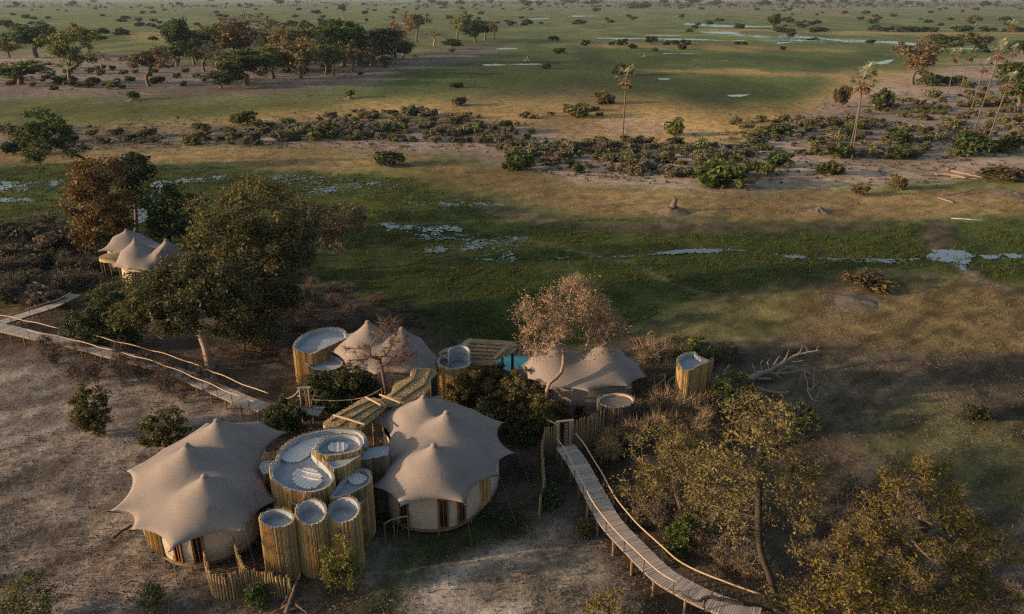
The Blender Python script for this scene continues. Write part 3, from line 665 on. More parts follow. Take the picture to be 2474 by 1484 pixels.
tent('tent_pavilion', 'grey beige twin peaked tent behind the leafless shrub tree', [(800, 850), (830, 818), (905, 800), (1023, 828), (1068, 871), (1058, 893), (1000, 905), (905, 905), (838, 890)],
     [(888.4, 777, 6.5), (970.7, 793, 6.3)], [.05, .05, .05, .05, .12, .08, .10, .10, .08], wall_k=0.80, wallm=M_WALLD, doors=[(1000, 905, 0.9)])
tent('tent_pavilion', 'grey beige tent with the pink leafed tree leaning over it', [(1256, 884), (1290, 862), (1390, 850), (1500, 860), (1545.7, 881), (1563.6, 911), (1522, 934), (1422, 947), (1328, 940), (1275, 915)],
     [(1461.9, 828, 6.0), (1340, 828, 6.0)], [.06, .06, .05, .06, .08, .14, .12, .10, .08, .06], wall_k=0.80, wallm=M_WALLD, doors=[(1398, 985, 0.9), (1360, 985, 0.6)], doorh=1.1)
tent('tent_pavilion', 'distant pale tent with a single peak above the thatched porch', Z9([(640, 960), (720, 905), (860, 870), (1000, 880), (1080, 915), (1020, 960), (820, 965)]), [Z9([(830, 820)])[0]+(5.2,)], .08, wall_k=0.8)
tent('tent_pavilion', 'distant pale tent with twin peaks half hidden by grove trees', Z9([(735, 1065), (790, 990), (960, 940), (1130, 945), (1255, 965), (1200, 1030), (1060, 1065), (965, 1090), (830, 1085)]), [Z9([(885, 880)])[0]+(6.4,), Z9([(1090, 885)])[0]+(6.3,)], .09, wall_k=0.8, doors=[(330, 672, 0.8)])

# ------------------------------------------------------------------ reed clad roof terrace between the two near tents
rt = thing('reed_building', G(720, 1290, 0), 'reed clad building with curved parapets, grey roofs and pale slatted skylights', 'building')
# main roof: crescent and round room in one S shaped parapet
drum(rt, Z2([(190, 500), (205, 590), (260, 640), (350, 685), (480, 706), (600, 690), (690, 640), (718, 575), (690, 520), (640, 465), (575, 410), (548, 368), (640, 345), (800, 345), (930, 345), (992, 330), (975, 250), (920, 203), (830, 188), (700, 186), (560, 205), (400, 255), (285, 340), (236, 440)]), 4.75, 4.2, z0=-0.1)
# inner round room
drum(rt, Z2([(560, 350), (600, 285), (680, 245), (790, 228), (890, 235), (940, 275), (935, 345), (820, 385), (690, 405), (600, 395)]), 5.25, 4.82, z0=3.2)
# lower terraces
drum(rt, Z2([(590, 395), (700, 515), (800, 490), (930, 405), (900, 370), (760, 380), (650, 380)]), 4.98, 4.86, z0=-0.1, smooth=False)
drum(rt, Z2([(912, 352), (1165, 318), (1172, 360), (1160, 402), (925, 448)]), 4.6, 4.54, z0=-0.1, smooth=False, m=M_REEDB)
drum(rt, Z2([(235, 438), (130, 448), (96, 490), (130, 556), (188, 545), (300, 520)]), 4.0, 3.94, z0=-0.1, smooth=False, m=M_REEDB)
# teardrop pod
drum(rt, Z2([(690, 748), (718, 690), (790, 600), (840, 540), (920, 505), (1000, 525), (1022, 580), (992, 642), (880, 702), (780, 740)]), 4.15, 3.8, z0=-0.1)
drum(rt, Z2([(850, 775), (970, 715), (988, 762), (925, 815), (860, 830)]), 3.3, 3.25, z0=-0.1, smooth=False)
drum(rt, Z2([(335, 690), (345, 780), (420, 812), (520, 806), (650, 765), (690, 740), (560, 720), (420, 710)]), 3.9, 3.5, z0=-0.1)
drum(rt, Z2([(280, 700), (338, 700), (345, 800), (300, 850), (245, 835)]), 3.0, 2.94, z0=-0.1, smooth=False)
skylight(rt, Z2([(275, 432), (335, 465), (430, 458), (520, 400), (565, 345), (640, 280), (700, 240), (630, 236), (540, 262), (400, 330), (305, 395)]), 4.23, 10, 0.95, 3)
skylight(rt, Z2([(666, 347), (690, 318), (760, 307), (828, 325), (830, 350), (790, 378), (735, 388), (685, 375)]), 4.85, 6, 0.25, 3)
skylight(rt, Z2([(377, 590), (400, 540), (480, 517), (560, 530), (615, 590), (600, 650), (520, 688), (430, 668), (390, 630)]), 4.23, 8, 1.25, 3)
skylight(rt, Z2([(830, 605), (860, 570), (920, 560), (985, 590), (980, 620), (930, 645), (870, 645)]), 3.83, 6, 0.35, 2)
# three reed towers
for k, (cx_, cy_, rx, ry, zt, lab) in enumerate([(247, 918, 143, 76, 4.1, 'round reed tower lit orange along one side, nearest the log stockade'), (527, 866, 128, 78, 4.3, 'round reed tower between two matching towers'), (795, 850, 135, 78, 4.2, 'round reed tower half hidden by a leafy shrub')]):
    ol = Z2([(cx_+rx*math.cos(a), cy_-ry*math.sin(a)) for a in np.linspace(0, 2*math.pi, 13)[:-1]])
    b_ = G(*Z2([(cx_, cy_)])[0], zt)
    tw = thing('reed_tower', (b_.x, b_.y, 0), lab, 'tower', 'reed towers in a row')
    ph = [0.0, 1.2, 2.4][k]
    drum(tw, ol, zt, zt-0.55, z0=-0.15, fr=0.16, thick=0.12, zf=(lambda t, zt=zt, k=k: zt+[0.05, 0.28, 0.32][k]*math.sin(2*math.pi*t+[1, 0.2, 0.6][k])))

# ------------------------------------------------------------------ drums and towers by the back tents
d1 = thing('reed_drum', G(780, 850, 0), 'large D shaped reed drum with grey sunken roof beside twin peaked tent', 'building')
drum(d1, Z4([(125, 520), (200, 425), (330, 352), (500, 312), (640, 312), (725, 345), (745, 385), (800, 380), (830, 395), (600, 500), (360, 612), (290, 614), (200, 594), (135, 560)]), 3.7, 3.3, z0=-0.1)
d2 = thing('reed_drum', G(786, 895, 0), 'small grey roofed reed drum tucked behind green bushes', 'building')
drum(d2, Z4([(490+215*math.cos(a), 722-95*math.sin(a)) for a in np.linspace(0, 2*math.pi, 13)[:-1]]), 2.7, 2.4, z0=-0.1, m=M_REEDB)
d3 = thing('reed_drum', G(1098, 915, 0), 'small orange reed tower with open top and tall grey screen', 'tower')
o3, _ = drum(d3, Z5([(145+138*math.cos(a), 790-66*math.sin(a)) for a in np.linspace(0, 2*math.pi, 13)[:-1]]), 3.7, 3.0, z0=-0.1)
q = MB(); sc_ = [p for p in cr(GP(Z5([(105, 790), (110, 762), (170, 735), (240, 738), (270, 770), (262, 800)]), 3.7), 6, False)]
n_ = len(sc_); q.add([(p.x, p.y, 3.1) for p in sc_]+[(p.x, p.y, 4.5) for p in sc_], [(i, i+1, i+1+n_, i+n_) for i in range(n_-1)])
o_ = q.build('screen', M_PLAST, d3); so = o_.modifiers.new('t', 'SOLIDIFY'); so.thickness = 0.1
q = MB(); dp = G(*Z5([(125, 1030)])[0], 1.5); best = min(o3, key=lambda p: abs(PJ((p.x, p.y, 1.4))[0]-1091)+(0 if p.y < cen(o3).y else 999))
q.box((best.x, best.y-0.12, 1.25), (0.95, 0.18, 2.3)); dr = q.build('door', M_FRAME, d3); q = MB(); q.box((best.x, best.y-0.2, 1.25), (0.75, 0.05, 2.1)); q.build('pane', M_GLASS, dr)
d4 = thing('reed_drum', G(1488, 1010, 0), 'dark weathered reed drum with pale dusty roof behind pole fence', 'building')
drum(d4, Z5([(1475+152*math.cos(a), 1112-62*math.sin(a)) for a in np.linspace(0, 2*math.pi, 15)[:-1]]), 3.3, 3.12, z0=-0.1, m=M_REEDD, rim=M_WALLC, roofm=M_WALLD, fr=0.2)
d5 = thing('reed_tower', G(1680, 950, 0), 'tall reed tower with scooped grey roof standing apart by green bush', 'tower')
o5, _ = drum(d5, Z6([(660, 490), (672, 455), (720, 418), (790, 397), (855, 392), (880, 430), (1010, 478), (1046, 458), (1050, 470), (1000, 505), (880, 545), (865, 562), (805, 590), (738, 592), (700, 560)]), 4.5, 4.05, z0=-0.1, seg=4, zf=None, m=M_REED)
q = MB(); best = min(o5, key=lambda p: (PJ((p.x, p.y, 2.5))[0]-1664)**2+(PJ((p.x, p.y, 2.5))[1]-916)**2)
q.box((best.x, best.y-0.06, 2.3), (0.95, 0.2, 1.6), 0.25); w_ = q.build('window', M_FRAME, d5); q = MB(); q.box((best.x, best.y-0.13, 2.3), (0.75, 0.14, 1.35), 0.25); q.build('pane', M_GLASS, w_)
def curved_wall(pts, z, label, h0=-0.1, m=M_REED):
    P_ = [Vector((p.x, p.y, 0)) for p in resample(cr(GP(pts, z), 6, False), 0.15)]
    w = thing('reed_screen_wall', (cen(P_).x, cen(P_).y, 0), label, 'wall')
    reed_strip(P_, h0, z, m, 'reed_wall', w, fr=0.06)
    back = [p for p in P_[::-1]]
    reed_strip([p+Vector((0.02, 0.1, 0)) for p in back], h0, z-0.02, m, 'reed_backing', w, fr=0.05)
    q = MB(); q.tube([(p.x, p.y+0.05, z+0.06) for p in P_], 0.07, 5); q.build('coping', M_POLE, w)
curved_wall(Z6([(632, 675), (590, 700), (562, 740), (580, 800), (690, 890), (800, 930), (980, 958)]), 1.5, 'low curved reed wall wrapping the foot of the tall reed tower')
curved_wall(Z6([(470, 650), (520, 655), (528, 685), (500, 720), (440, 765), (385, 800)]), 1.7, 'short curved reed wall between the tall tower and the tent')
# white box and tank
q = MB(); p = G(*Z5([(1457, 1032)])[0], 2.3); q.box((p.x, p.y, 2.3), (1.0, 0.5, 0.75)); q.build('wall_unit', M_WHITE, None, label='small white square unit on the wall under the tent edge', category='wall unit')
tk = G(1545, 1060, 0); q = MB(); q.tube([(tk.x, tk.y, -0.1), (tk.x, tk.y, 0.6), (tk.x, tk.y, 1.15), (tk.x+.02, tk.y, 1.3)], [0.36, 0.34, 0.36, 0.26], 14)
tkr = thing('water_tank', (tk.x, tk.y, 0), 'pale upright cylinder tank among dry brush by pole fence', 'tank'); q.build('body', M_TANK, tkr, smooth=True); q = MB(); q.tube([(tk.x, tk.y, 1.28), (tk.x, tk.y, 1.36)], [0.3, 0.24], 14); q.build('lid', M_DECK, tkr)
# thatched porch of the far tents
def thatch_roof(name, label, outline, z, battens, cross, rise=0.25, posts=True, ang=0.0, ridge=None, seed=1):
    P_ = [Vector((p.x, p.y, 0)) for p in cr(GP(outline, z), 5)]
    c = cen(P_); root = thing(name, (c.x, c.y, 0), label, 'roof')
    n = len(P_); q = MB(); R = 5; vs = []
    for r in range(R+1):
        s = r/R
        for p in P_: vs.append((c.x+(p.x-c.x)*s, c.y+(p.y-c.y)*s, z + rise*(1-s*s)))
    for p in P_: vs.append((p.x, p.y, z-0.22))
    q.add(vs, [(r*n+i, r*n+(i+1) % n, (r+1)*n+(i+1) % n, (r+1)*n+i) for r in range(R+1) for i in range(n)])
    q.build('thatch', M_THATCH, root)
    # straw laid over the surface
    rnd = random.Random(seed); q = MB(); xs = [p.x for p in P_]; yz = [p.y for p in P_]
    dx, dy = math.cos(ang), math.sin(ang)
    def inside(x, y):
        k = False
        for i in range(n):
            a, b = P_[i], P_[i-1]
            if (a.y > y) != (b.y > y) and x < (b.x-a.x)*(y-a.y)/(b.y-a.y)+a.x: k = not k
        return k
    cnt = 0
    for _ in range(6000):
        x, y = rnd.uniform(min(xs), max(xs)), rnd.uniform(min(yz), max(yz))
        if not inside(x, y): continue
        L_ = rnd.uniform(0.25, 0.55); a_ = rnd.gauss(0, 0.10); ex, ey = dx*math.cos(a_)-dy*math.sin(a_), dx*math.sin(a_)+dy*math.cos(a_)
        zz = z+rise*0.55+rnd.uniform(0.0, 0.07)+0.05; wv_ = 0.035
        s2 = ((x-c.x)**2+(y-c.y)**2)/max(1e-6, max((p-c).length for p in P_)**2)
        zz = z + rise*(1-min(1, s2)) + rnd.uniform(0.0, 0.06)
        q.add([(x-ey*wv_, y+ex*wv_, zz), (x+ey*wv_, y-ex*wv_, zz), (x+ex*L_, y+ey*L_, zz+rnd.uniform(-0.02, 0.04))], [(0, 1, 2)]); cnt += 1
        if cnt > 2200: break
    q.build('straw', M_THATCH, root, kind='stuff')
    for pts in battens:
        L_ = [Vector((p.x, p.y, z+rise*0.8+0.10)) for p in resample(GP(pts, z+0.2), 0.4)]
        for p in L_: p.z = z + rise*(1-min(1, ((p.x-c.x)**2+(p.y-c.y)**2)/max((k-c).length for k in P_)**2)) + 0.11
        q = MB(); q.tube(L_, 0.065, 6); q.build('batten', M_BATTEN, root)
    for a, b in cross:
        a, b = G(a[0], a[1], z+rise+0.28), G(b[0], b[1], z+rise+0.28); q = MB(); q.tube([a, (a+b)/2+Vector((0, 0, 0.03)), b], [0.085, 0.09, 0.075], 7); q.build('cross_pole', M_POLE, root)
    if posts:
        for i in range(0, n, max(1, n//8)):
            p = c+(P_[i]-c)*0.9; q = MB(); q.tube([(p.x, p.y, -0.2), (p.x, p.y, z)], 0.075, 6); q.build('post', M_STILT, root)
    return root
thatch_roof('thatched_roof', 'thatched walkway roof with lit cross poles, beside the grey skylight roofs', Z4([(470, 1450), (540, 1390), (640, 1340), (800, 1250), (940, 1160), (1080, 1140), (1180, 1200), (1190, 1250), (1080, 1350), (960, 1440), (880, 1500), (700, 1530), (560, 1520)]), 4.1,
            [Z4([(560, 1420), (1050, 1170)]), Z4([(660, 1475), (1130, 1200)]), Z4([(850, 1480), (1170, 1240)])], [(Z4([(590, 1340)])[0], Z4([(960, 1450)])[0]), (Z4([(970, 1130)])[0], Z4([(1150, 1225)])[0])], ang=-0.9)
thatch_roof('thatched_roof', 'thatched walkway roof with wavy edge running towards the twin peaked tent', Z4([(1120, 1170), (1260, 1110), (1280, 1040), (1330, 985), (1440, 940), (1500, 900), (1500, 840), (1560, 795), (1750, 800), (1790, 850), (1725, 910), (1720, 980), (1690, 1050), (1560, 1150), (1420, 1210), (1240, 1215)]), 3.9,
            [Z4([(1270, 1125), (1530, 950), (1580, 800)]), Z4([(1390, 1165), (1660, 1000), (1745, 800)])], [(Z4([(1135, 1100)])[0], Z4([(1375, 1195)])[0])], ang=-0.9, seed=2)
thatch_roof('thatched_roof', 'flat thatched deck roof with five battens beside the turquoise pool', Z5([(160, 690), (215, 640), (270, 615), (420, 625), (625, 640), (650, 690), (560, 740), (480, 775), (475, 802), (290, 806), (230, 760)]), 3.3,
            [Z5([(285, 645), (600, 665)]), Z5([(265, 675), (580, 695)]), Z5([(245, 705), (550, 722)]), Z5([(250, 735), (520, 748)]), Z5([(270, 765), (480, 772)])], [(Z5([(190, 712)])[0], Z5([(270, 608)])[0]), (Z5([(200, 712)])[0], Z5([(288, 608)])[0]), (Z5([(470, 765)])[0], Z5([(615, 636)])[0]), (Z5([(482, 768)])[0], Z5([(630, 640)])[0])], ang=0.05, rise=0.12, seed=3)
thatch_roof('thatched_roof', 'thatched slatted walk with bent rail between twin peaked tent and drum', Z5([(20, 730), (60, 705), (170, 670), (200, 690), (110, 740), (100, 790), (40, 760)]), 3.2, [Z5([(40, 735), (170, 690)])], [(Z5([(30, 740)])[0], Z5([(110, 775)])[0])], ang=0.3, rise=0.1, seed=4)
thatch_roof('thatched_roof', 'far oval thatched porch below the single peaked tent', Z9([(650, 1012), (690, 985), (760, 975), (800, 990), (790, 1020), (700, 1025)]), 3.0, [], [], ang=0.2, rise=0.3, seed=5)

# ------------------------------------------------------------------ pool
pr = thing('swimming_pool', G(1250, 885, 0), 'turquoise plunge pool with pale rim between thatched roof and tent', 'pool')
pz = 1.0; pp = Z5([(500, 805), (545, 752), (800, 768), (760, 815), (650, 872), (590, 872), (540, 842)])
P_ = [Vector((p.x, p.y, 0)) for p in cr(GP(pp, pz), 4)]; n_ = len(P_); c_ = cen(P_)
q = MB(); q.add([(p.x, p.y, pz-0.02) for p in P_], [tuple(range(n_))]); q.build('water', M_POOL, pr)
q = MB(); o2 = [c_+(p-c_)*1.10 for p in P_]
q.add([(p.x, p.y, pz+0.03) for p in P_]+[(p.x, p.y, pz+0.03) for p in o2]+[(p.x, p.y, -0.2) for p in o2]+[(p.x, p.y, pz-0.3) for p in P_],
      [(i, (i+1) % n_, (i+1) % n_+n_, i+n_) for i in range(n_)]+[(i+n_, (i+1) % n_+n_, (i+1) % n_+2*n_, i+2*n_) for i in range(n_)]+[(i, i+3*n_, (i+1) % n_+3*n_, (i+1) % n_) for i in range(n_)])
q.build('rim', M_PLAST, pr)
pb = G(*Z5([(621, 872)])[0], 1.0); q = MB(); q.tube([(pb.x, pb.y, -0.2), (pb.x, pb.y, 1.0+HT(pb, 848))], [0.11, 0.09], 7)
q.build('timber_post', M_BARKD, None, label='dark upright post standing at the pool edge', category='post')

# ------------------------------------------------------------------ boardwalks
def boardwalk(label, centre, width, z, rails, posts_every=2.2, name='boardwalk', rail_h=0.95, stilt=True):
    C = resample(cr([Vector((p.x, p.y, 0)) for p in GP(centre, z)], 8, False), 0.15)
    root = thing(name, (C[0].x, C[0].y, 0), label, 'boardwalk')
    q = MB(); n = len(C); rnd = random.Random(n); nor = []
    for i in range(n):
        t = (C[min(n-1, i+1)]-C[max(0, i-1)]).normalized(); nor.append(Vector((-t.y, t.x, 0)))
    for i in range(n):
        if i % 1: continue
        a = math.atan2(nor[i].y, nor[i].x); w = width + rnd.uniform(-0.05, 0.05)
        q.box((C[i].x, C[i].y, z-0.02+rnd.uniform(-0.008, 0.008)), (w, 0.128, 0.05), a+rnd.uniform(-0.012, 0.012))
    q.build('planking', M_DECK, root, kind='stuff')
    for s in (-1, 1):
        q = MB(); q.tube([(C[i].x+nor[i].x*s*width*0.42, C[i].y+nor[i].y*s*width*0.42, z-0.14) for i in range(0, n, 4)], 0.09, 5); q.build('bearer', M_STILT, root)
    k = max(1, int(posts_every/0.15))
    for s, i0, i1 in rails:
        a, b = int(i0*(n-1)), int(i1*(n-1))
        q = MB(); pts = []
        for i in range(a, b+1, 3): pts.append((C[i].x+nor[i].x*s*width*0.52, C[i].y+nor[i].y*s*width*0.52, z+rail_h+0.05*math.sin(i*0.21)+rnd.uniform(-.01, .01)))
        q.tube(pts, 0.055, 6); q.build('handrail', M_POLE, root, smooth=True)
        for i in range(a, b+1, k):
            x, y = C[i].x+nor[i].x*s*width*0.52, C[i].y+nor[i].y*s*width*0.52
            q = MB(); q.tube([(x, y, z-0.15), (x, y, z+rail_h)], 0.028, 5); q.build('post', M_METAL, root)
    if stilt:
        for i in range(k//2, n, k):
            for s in (-1, 1):
                x, y = C[i].x+nor[i].x*s*width*0.44, C[i].y+nor[i].y*s*width*0.44
                q = MB(); q.tube([(x, y, -0.3), (x, y, z-0.06)], 0.085, 6); q.build('stilt', M_STILT, root)
    return root
boardwalk('boardwalk curving from the pole gate down past the dark trunked tree', Z7([(275, 285), (360, 400), (480, 620), (595, 820), (775, 1015), (960, 1195), (1130, 1300), (1260, 1365), (1400, 1420), (1650, 1500)]), 1.6, 1.3, [(1, 0.0, 1.0), (-1, 0.02, 0.82)])
boardwalk('long boardwalk running across dusty ground towards the ladder gate', Z8([(-260, 285), (-60, 325), (150, 372), (400, 430), (640, 480), (900, 550), (1150, 615), (1400, 690), (1700, 810), (2000, 940), (2170, 1000)]), 1.6, 1.05, [(1, 0.09, 1.0), (-1, 0.25, 1.0)])
boardwalk('short boardwalk spur forking towards the grove', Z8([(-110, 335), (60, 285), (250, 222), (400, 175), (520, 120), (620, 70)]), 1.5, 1.03, [(-1, 0.2, 0.9)], rail_h=0.8)
boardwalk('short boardwalk landing below the ladder gate', Z4([(-90, 1330), (200, 1290), (330, 1285), (450, 1290)]), 1.7, 1.25, [(1, 0.5, 1.0)])

# ------------------------------------------------------------------ gates and pole fences
def fence(label, path, h, m=M_POLED, step=0.19, r=0.06, var=0.12, z0=-0.15, zf=None, rails=True, category='fence', world=None):
    P_ = world or [Vector((p.x, p.y, 0)) for p in GP(path, h)]
    P_ = resample(cr(P_, 6, False), step); c = cen(P_)
    root = thing('pole_fence', (c.x, c.y, 0), label, category); rnd = random.Random(len(P_))
    metas = []
    for k in range(5):
        q = MB(); q.tube([(0, 0, 0), (rnd.uniform(-.02, .02), rnd.uniform(-.02, .02), 0.5), (rnd.uniform(-.03, .03), rnd.uniform(-.03, .03), 1)], [r*1.1, r, r*0.85], 6); metas.append(q.mesh('pole', m))
    for i, p in enumerate(P_):
        hh = (zf(i/len(P_)) if zf else h)+rnd.uniform(-var, var)
        o = obj('pole', rnd.choice(metas), root, loc=(p.x-c.x, p.y-c.y, z0), rz=rnd.uniform(0, 6), scale=(rnd.uniform(.8, 1.25),)*2+(hh-z0,))
        o.rotation_euler = (rnd.gauss(0, .02), rnd.gauss(0, .02), rnd.uniform(0, 6))
    if rails:
        for zz in (0.35, 0.75):
            q = MB(); q.tube([(p.x, p.y+0.07, h*zz) for p in P_], 0.04, 5); q.build('rail', M_STILT, root)
    return root
ZF = lambda pts, z: [Vector((p.x, p.y, 0)) for p in GP(pts, z)]
fence('stockade of upright log poles curving below the orange lit tent wall', None, 1.7, world=ZF(Z1([(690, 960), (705, 1060), (740, 1170), (800, 1205), (880, 1200), (935, 1180), (990, 1140)]), 1.75)+[], zf=lambda t: 1.75, category='fence')
fence('short row of log poles climbing towards the tent floor', None, 1.9, world=ZF(Z1([(905, 915), (925, 990), (955, 1080), (992, 1140)]), 1.8), zf=lambda t: 1.85)
fence('row of log poles stepping down from the stockade towards the uprooted stump', None, 1.6, world=ZF(Z1([(1000, 1160), (1080, 1170), (1170, 1195), (1260, 1215), (1310, 1225)]), 1.6), zf=lambda t: 1.6)
fence('pole fence rising from the gate post to the dark reed drum', None, 2.6, world=ZF(Z5([(1118, 1268), (1250, 1240), (1350, 1212), (1412, 1195)]), 2.8), zf=lambda t: 2.55+0.5*t, step=0.17)
fence('short pole fence between the gate and the winding fence', None, 2.5, world=ZF(Z5([(893, 1342), (940, 1330), (990, 1318)]), 2.6), zf=lambda t: 2.6)
fence('winding low fence of stacked poles running from the gate to a dark bush', None, 1.8, world=ZF(Z7([(130, 165), (112, 240), (112, 320), (122, 420), (128, 490), (115, 550), (92, 610)]), 1.9), zf=lambda t: 1.9-0.5*t, step=0.16)
def gate(label, l, r, z, h, rz=0.0):
    a, b = G(*l, z), G(*r, z); root = thing('gate', ((a.x+b.x)/2, (a.y+b.y)/2, 0), label, 'gate')
    for p in (a, b):
        q = MB(); q.tube([(p.x, p.y, -0.2), (p.x, p.y, z+h)], 0.12, 8); q.build('post', M_DEAD, root)
    q = MB(); q.tube([(a.x-0.2, a.y, z+h-0.05), (b.x+0.2, b.y, z+h+0.02)], 0.10, 8); q.build('lintel', M_DEAD, root)
    lf = MB(); m_ = a.lerp(b, 0.55)
    for p in (m_, b-Vector((0.22, 0, 0))): lf.tube([(p.x, p.y-0.05, z+0.05), (p.x, p.y-0.05, z+h-0.2)], 0.05, 6)
    leaf = lf.build('gate_leaf', M_BATTEN, root)
    for k in range(7):
        zz = z+0.2+k*(h-0.5)/6; q = MB(); q.tube([(m_.x, m_.y-0.05, zz), (b.x-0.22, b.y-0.05, zz)], 0.045, 6); q.build('rung', M_POLE, leaf)
    return root
g1 = Z5([(1000, 1490), (1097, 1480)]); gate('timber gate with ladder door at the head of the curved boardwalk', g1[0], g1[1], 1.3, 2.2)
g2 = Z4([(222, 1250), (325, 1250)]); gate('ladder gate with rope rail at the end of the long boardwalk', g2[0], g2[1], 1.25, 1.9)
# rope rails beyond the gates
def rope(label, pts, r=0.045, m=M_POLE):
    P_ = [G(x, y, z) for x, y, z in pts]; q = MB(); q.tube(cr(P_, 8, False), r, 5)
    root = thing('rope_rail', (P_[0].x, P_[0].y, 0), label, 'rail'); q.build('rope', m, root, smooth=True)
    for p in (P_[0], P_[len(P_)//2], P_[-1]):
        q = MB(); q.tube([(p.x, p.y, -0.1), (p.x, p.y, p.z+0.05)], 0.05, 5); q.build('post', M_STILT, root)
rope('sagging rope rail from the ladder gate to the thatched walkway', [(752, 966, 2.2), (800, 968, 2.1), (850, 966, 2.1), (890, 957, 2.3), (922, 940, 2.6)])
rope('thick twisted rope rail joining boardwalk rail and ladder gate', [(690, 963, 2.2), (705, 960, 2.3), (717, 950, 2.6), (726, 937, 3.0)], 0.07)
rope('pale rail running from the pole gate towards the back tent', [(1280, 983, 2.2), (1300, 1000, 2.2), (1325, 1015, 2.3), (1350, 1028, 2.5)], 0.06)
rope('bent pale rail beside the leafy shrub below the near tent', [(928, 1266, 1.6), (950, 1254, 1.7), (985, 1247, 1.8)], 0.05)
# ------------------------------------------------------------------ plants: generators
RNG = np.random.default_rng(7)
def leaf_quads(cent, rad, size, rng, flat=0.75, up=0.35):
    """diamond shaped leaf faces spread round the centres"""
    n = len(cent)
    p = rng.normal(0, 1, (n, 3)); p /= np.linalg.norm(p, axis=1)[:, None]+1e-9
    p *= (rng.random((n, 1))**0.45)*rad[:, None]; p[:, 2] *= flat
    c = cent + p
    u = rng.normal(0, 1, (n, 3)); u[:, 2] *= 0.6; u /= np.linalg.norm(u, axis=1)[:, None]
    w = rng.normal(0, 1, (n, 3)); w[:, 2] += up; w -= (w*u).sum(1)[:, None]*u; w /= np.linalg.norm(w, axis=1)[:, None]
    v = np.cross(u, w); s = size*rng.uniform(0.6, 1.4, (n, 1))
    V = np.stack([c-u*s, c+v*s*0.5+w*s*0.12, c+u*s, c-v*s*0.5+w*s*0.12], 1).reshape(-1, 3)
    return V, np.arange(4*n).reshape(n, 4)
def twig_quads(cent, dirs, length, width, rng):
    """thin tapering twigs of two bent pieces"""
    n = len(cent)
    d = dirs + rng.normal(0, 0.45, (n, 3)); d /= np.linalg.norm(d, axis=1)[:, None]
    L = length*rng.uniform(0.5, 1.3, (n, 1)); b = cent + d*L*0.5
    d2 = d + rng.normal(0, 0.35, (n, 3)); d2[:, 2] += 0.1; d2 /= np.linalg.norm(d2, axis=1)[:, None]; e = b + d2*L*0.5
    s = np.cross(d, rng.normal(0, 1, (n, 3))); s /= np.linalg.norm(s, axis=1)[:, None]+1e-9
    w = width
    V = np.stack([cent-s*w, cent+s*w, b+s*w*0.7, b-s*w*0.7, e], 1)
    o = np.arange(n)*5
    F = np.concatenate([np.stack([o, o+1, o+2, o+3], -1), np.stack([o+3, o+2, o+4, o+4], -1)])
    # the tip is a narrow quad of its own so that every face has four corners
    V2 = np.concatenate([V, (e+s*w*0.25)[:, None]], 1); o = np.arange(n)*6
    F = np.concatenate([np.stack([o, o+1, o+2, o+3], -1), np.stack([o+3, o+2, o+5, o+4], -1)])
    return V2.reshape(-1, 3), F
def skeleton(trunk, clumps, rng, r_tip=0.02, power=0.47, wig=0.12, step=0.7, arch=0.18, low=0.35, rmul=1.0, rtrunk=None):
    """branch skeleton: clumps join the nearest branch already grown; radii by the pipe model"""
    pos = [np.array(p, float) for p in trunk]; par = [-1]+list(range(len(trunk)-1))
    n0 = max(1, int(len(trunk)*low)); leafn = []
    top = pos[-1]
    order = np.argsort([np.linalg.norm(c-top) for c in clumps])
    for ci in order:
        c = clumps[ci]; A = np.array(pos[n0:]); d = np.linalg.norm(A-c, axis=1)
        d = d + np.maximum(0, A[:, 2]-c[2])*0.9
        k = n0+int(np.argmin(d)); a = pos[k]; L = np.linalg.norm(c-a)
        m = max(1, int(L/step)); last = k
        sag = rng.normal(0, wig, 3)*L
        for t in range(1, m+1):
            u = t/m; q = a+(c-a)*u + sag*math.sin(math.pi*u) + np.array((0, 0, arch*L*math.sin(math.pi*u)*0.5))
            if t < m: q = q + rng.normal(0, 0.05*step, 3)
            pos.append(q); par.append(last); last = len(pos)-1
        leafn.append(last)
    cnt = np.zeros(len(pos))
    for l in leafn: cnt[l] += 1
    for i in range(len(pos)-1, 0, -1):
        if par[i] >= 0: cnt[par[i]] += cnt[i]
    # nodes were appended after their parents, so one backward pass is enough
    rad = np.maximum(r_tip, r_tip*cnt**power*rmul)
    if rtrunk is not None:
        for i in range(len(trunk)):
            rad[i] = max(rad[i], rtrunk*(1-0.5*i/max(1, len(trunk)-1)))
        rad[0] *= 1.35
    kids = {}
    for i, p in enumerate(par):
        if p >= 0: kids.setdefault(p, []).append(i)
    chains = []; stack = [(0, None)]
    while stack:
        s, pr = stack.pop(); ch = [] if pr is None else [pr]; cur = s
        while True:
            ch.append(cur); ks = kids.get(cur, [])
            if not ks: break
            ks = sorted(ks, key=lambda k: -cnt[k])
            for k in ks[1:]: stack.append((k, cur))
            cur = ks[0]
        rr = [rad[i] for i in ch]
        if pr is not None: rr[0] = min(rr[0], rr[1]*1.25)
        chains.append(([pos[i] for i in ch], rr))
    return chains
def lobe_clumps(lobes, rng, shell=0.55):
    out = []
    for x, y, z, rx, ry, rz, n in lobes:
        p = rng.normal(0, 1, (n, 3)); p /= np.linalg.norm(p, axis=1)[:, None]
        p *= (shell + (1-shell)*rng.random((n, 1)))**1.0
        out.append(np.array((x, y, z)) + p*np.array((rx, ry, rz)))
    return np.concatenate(out)
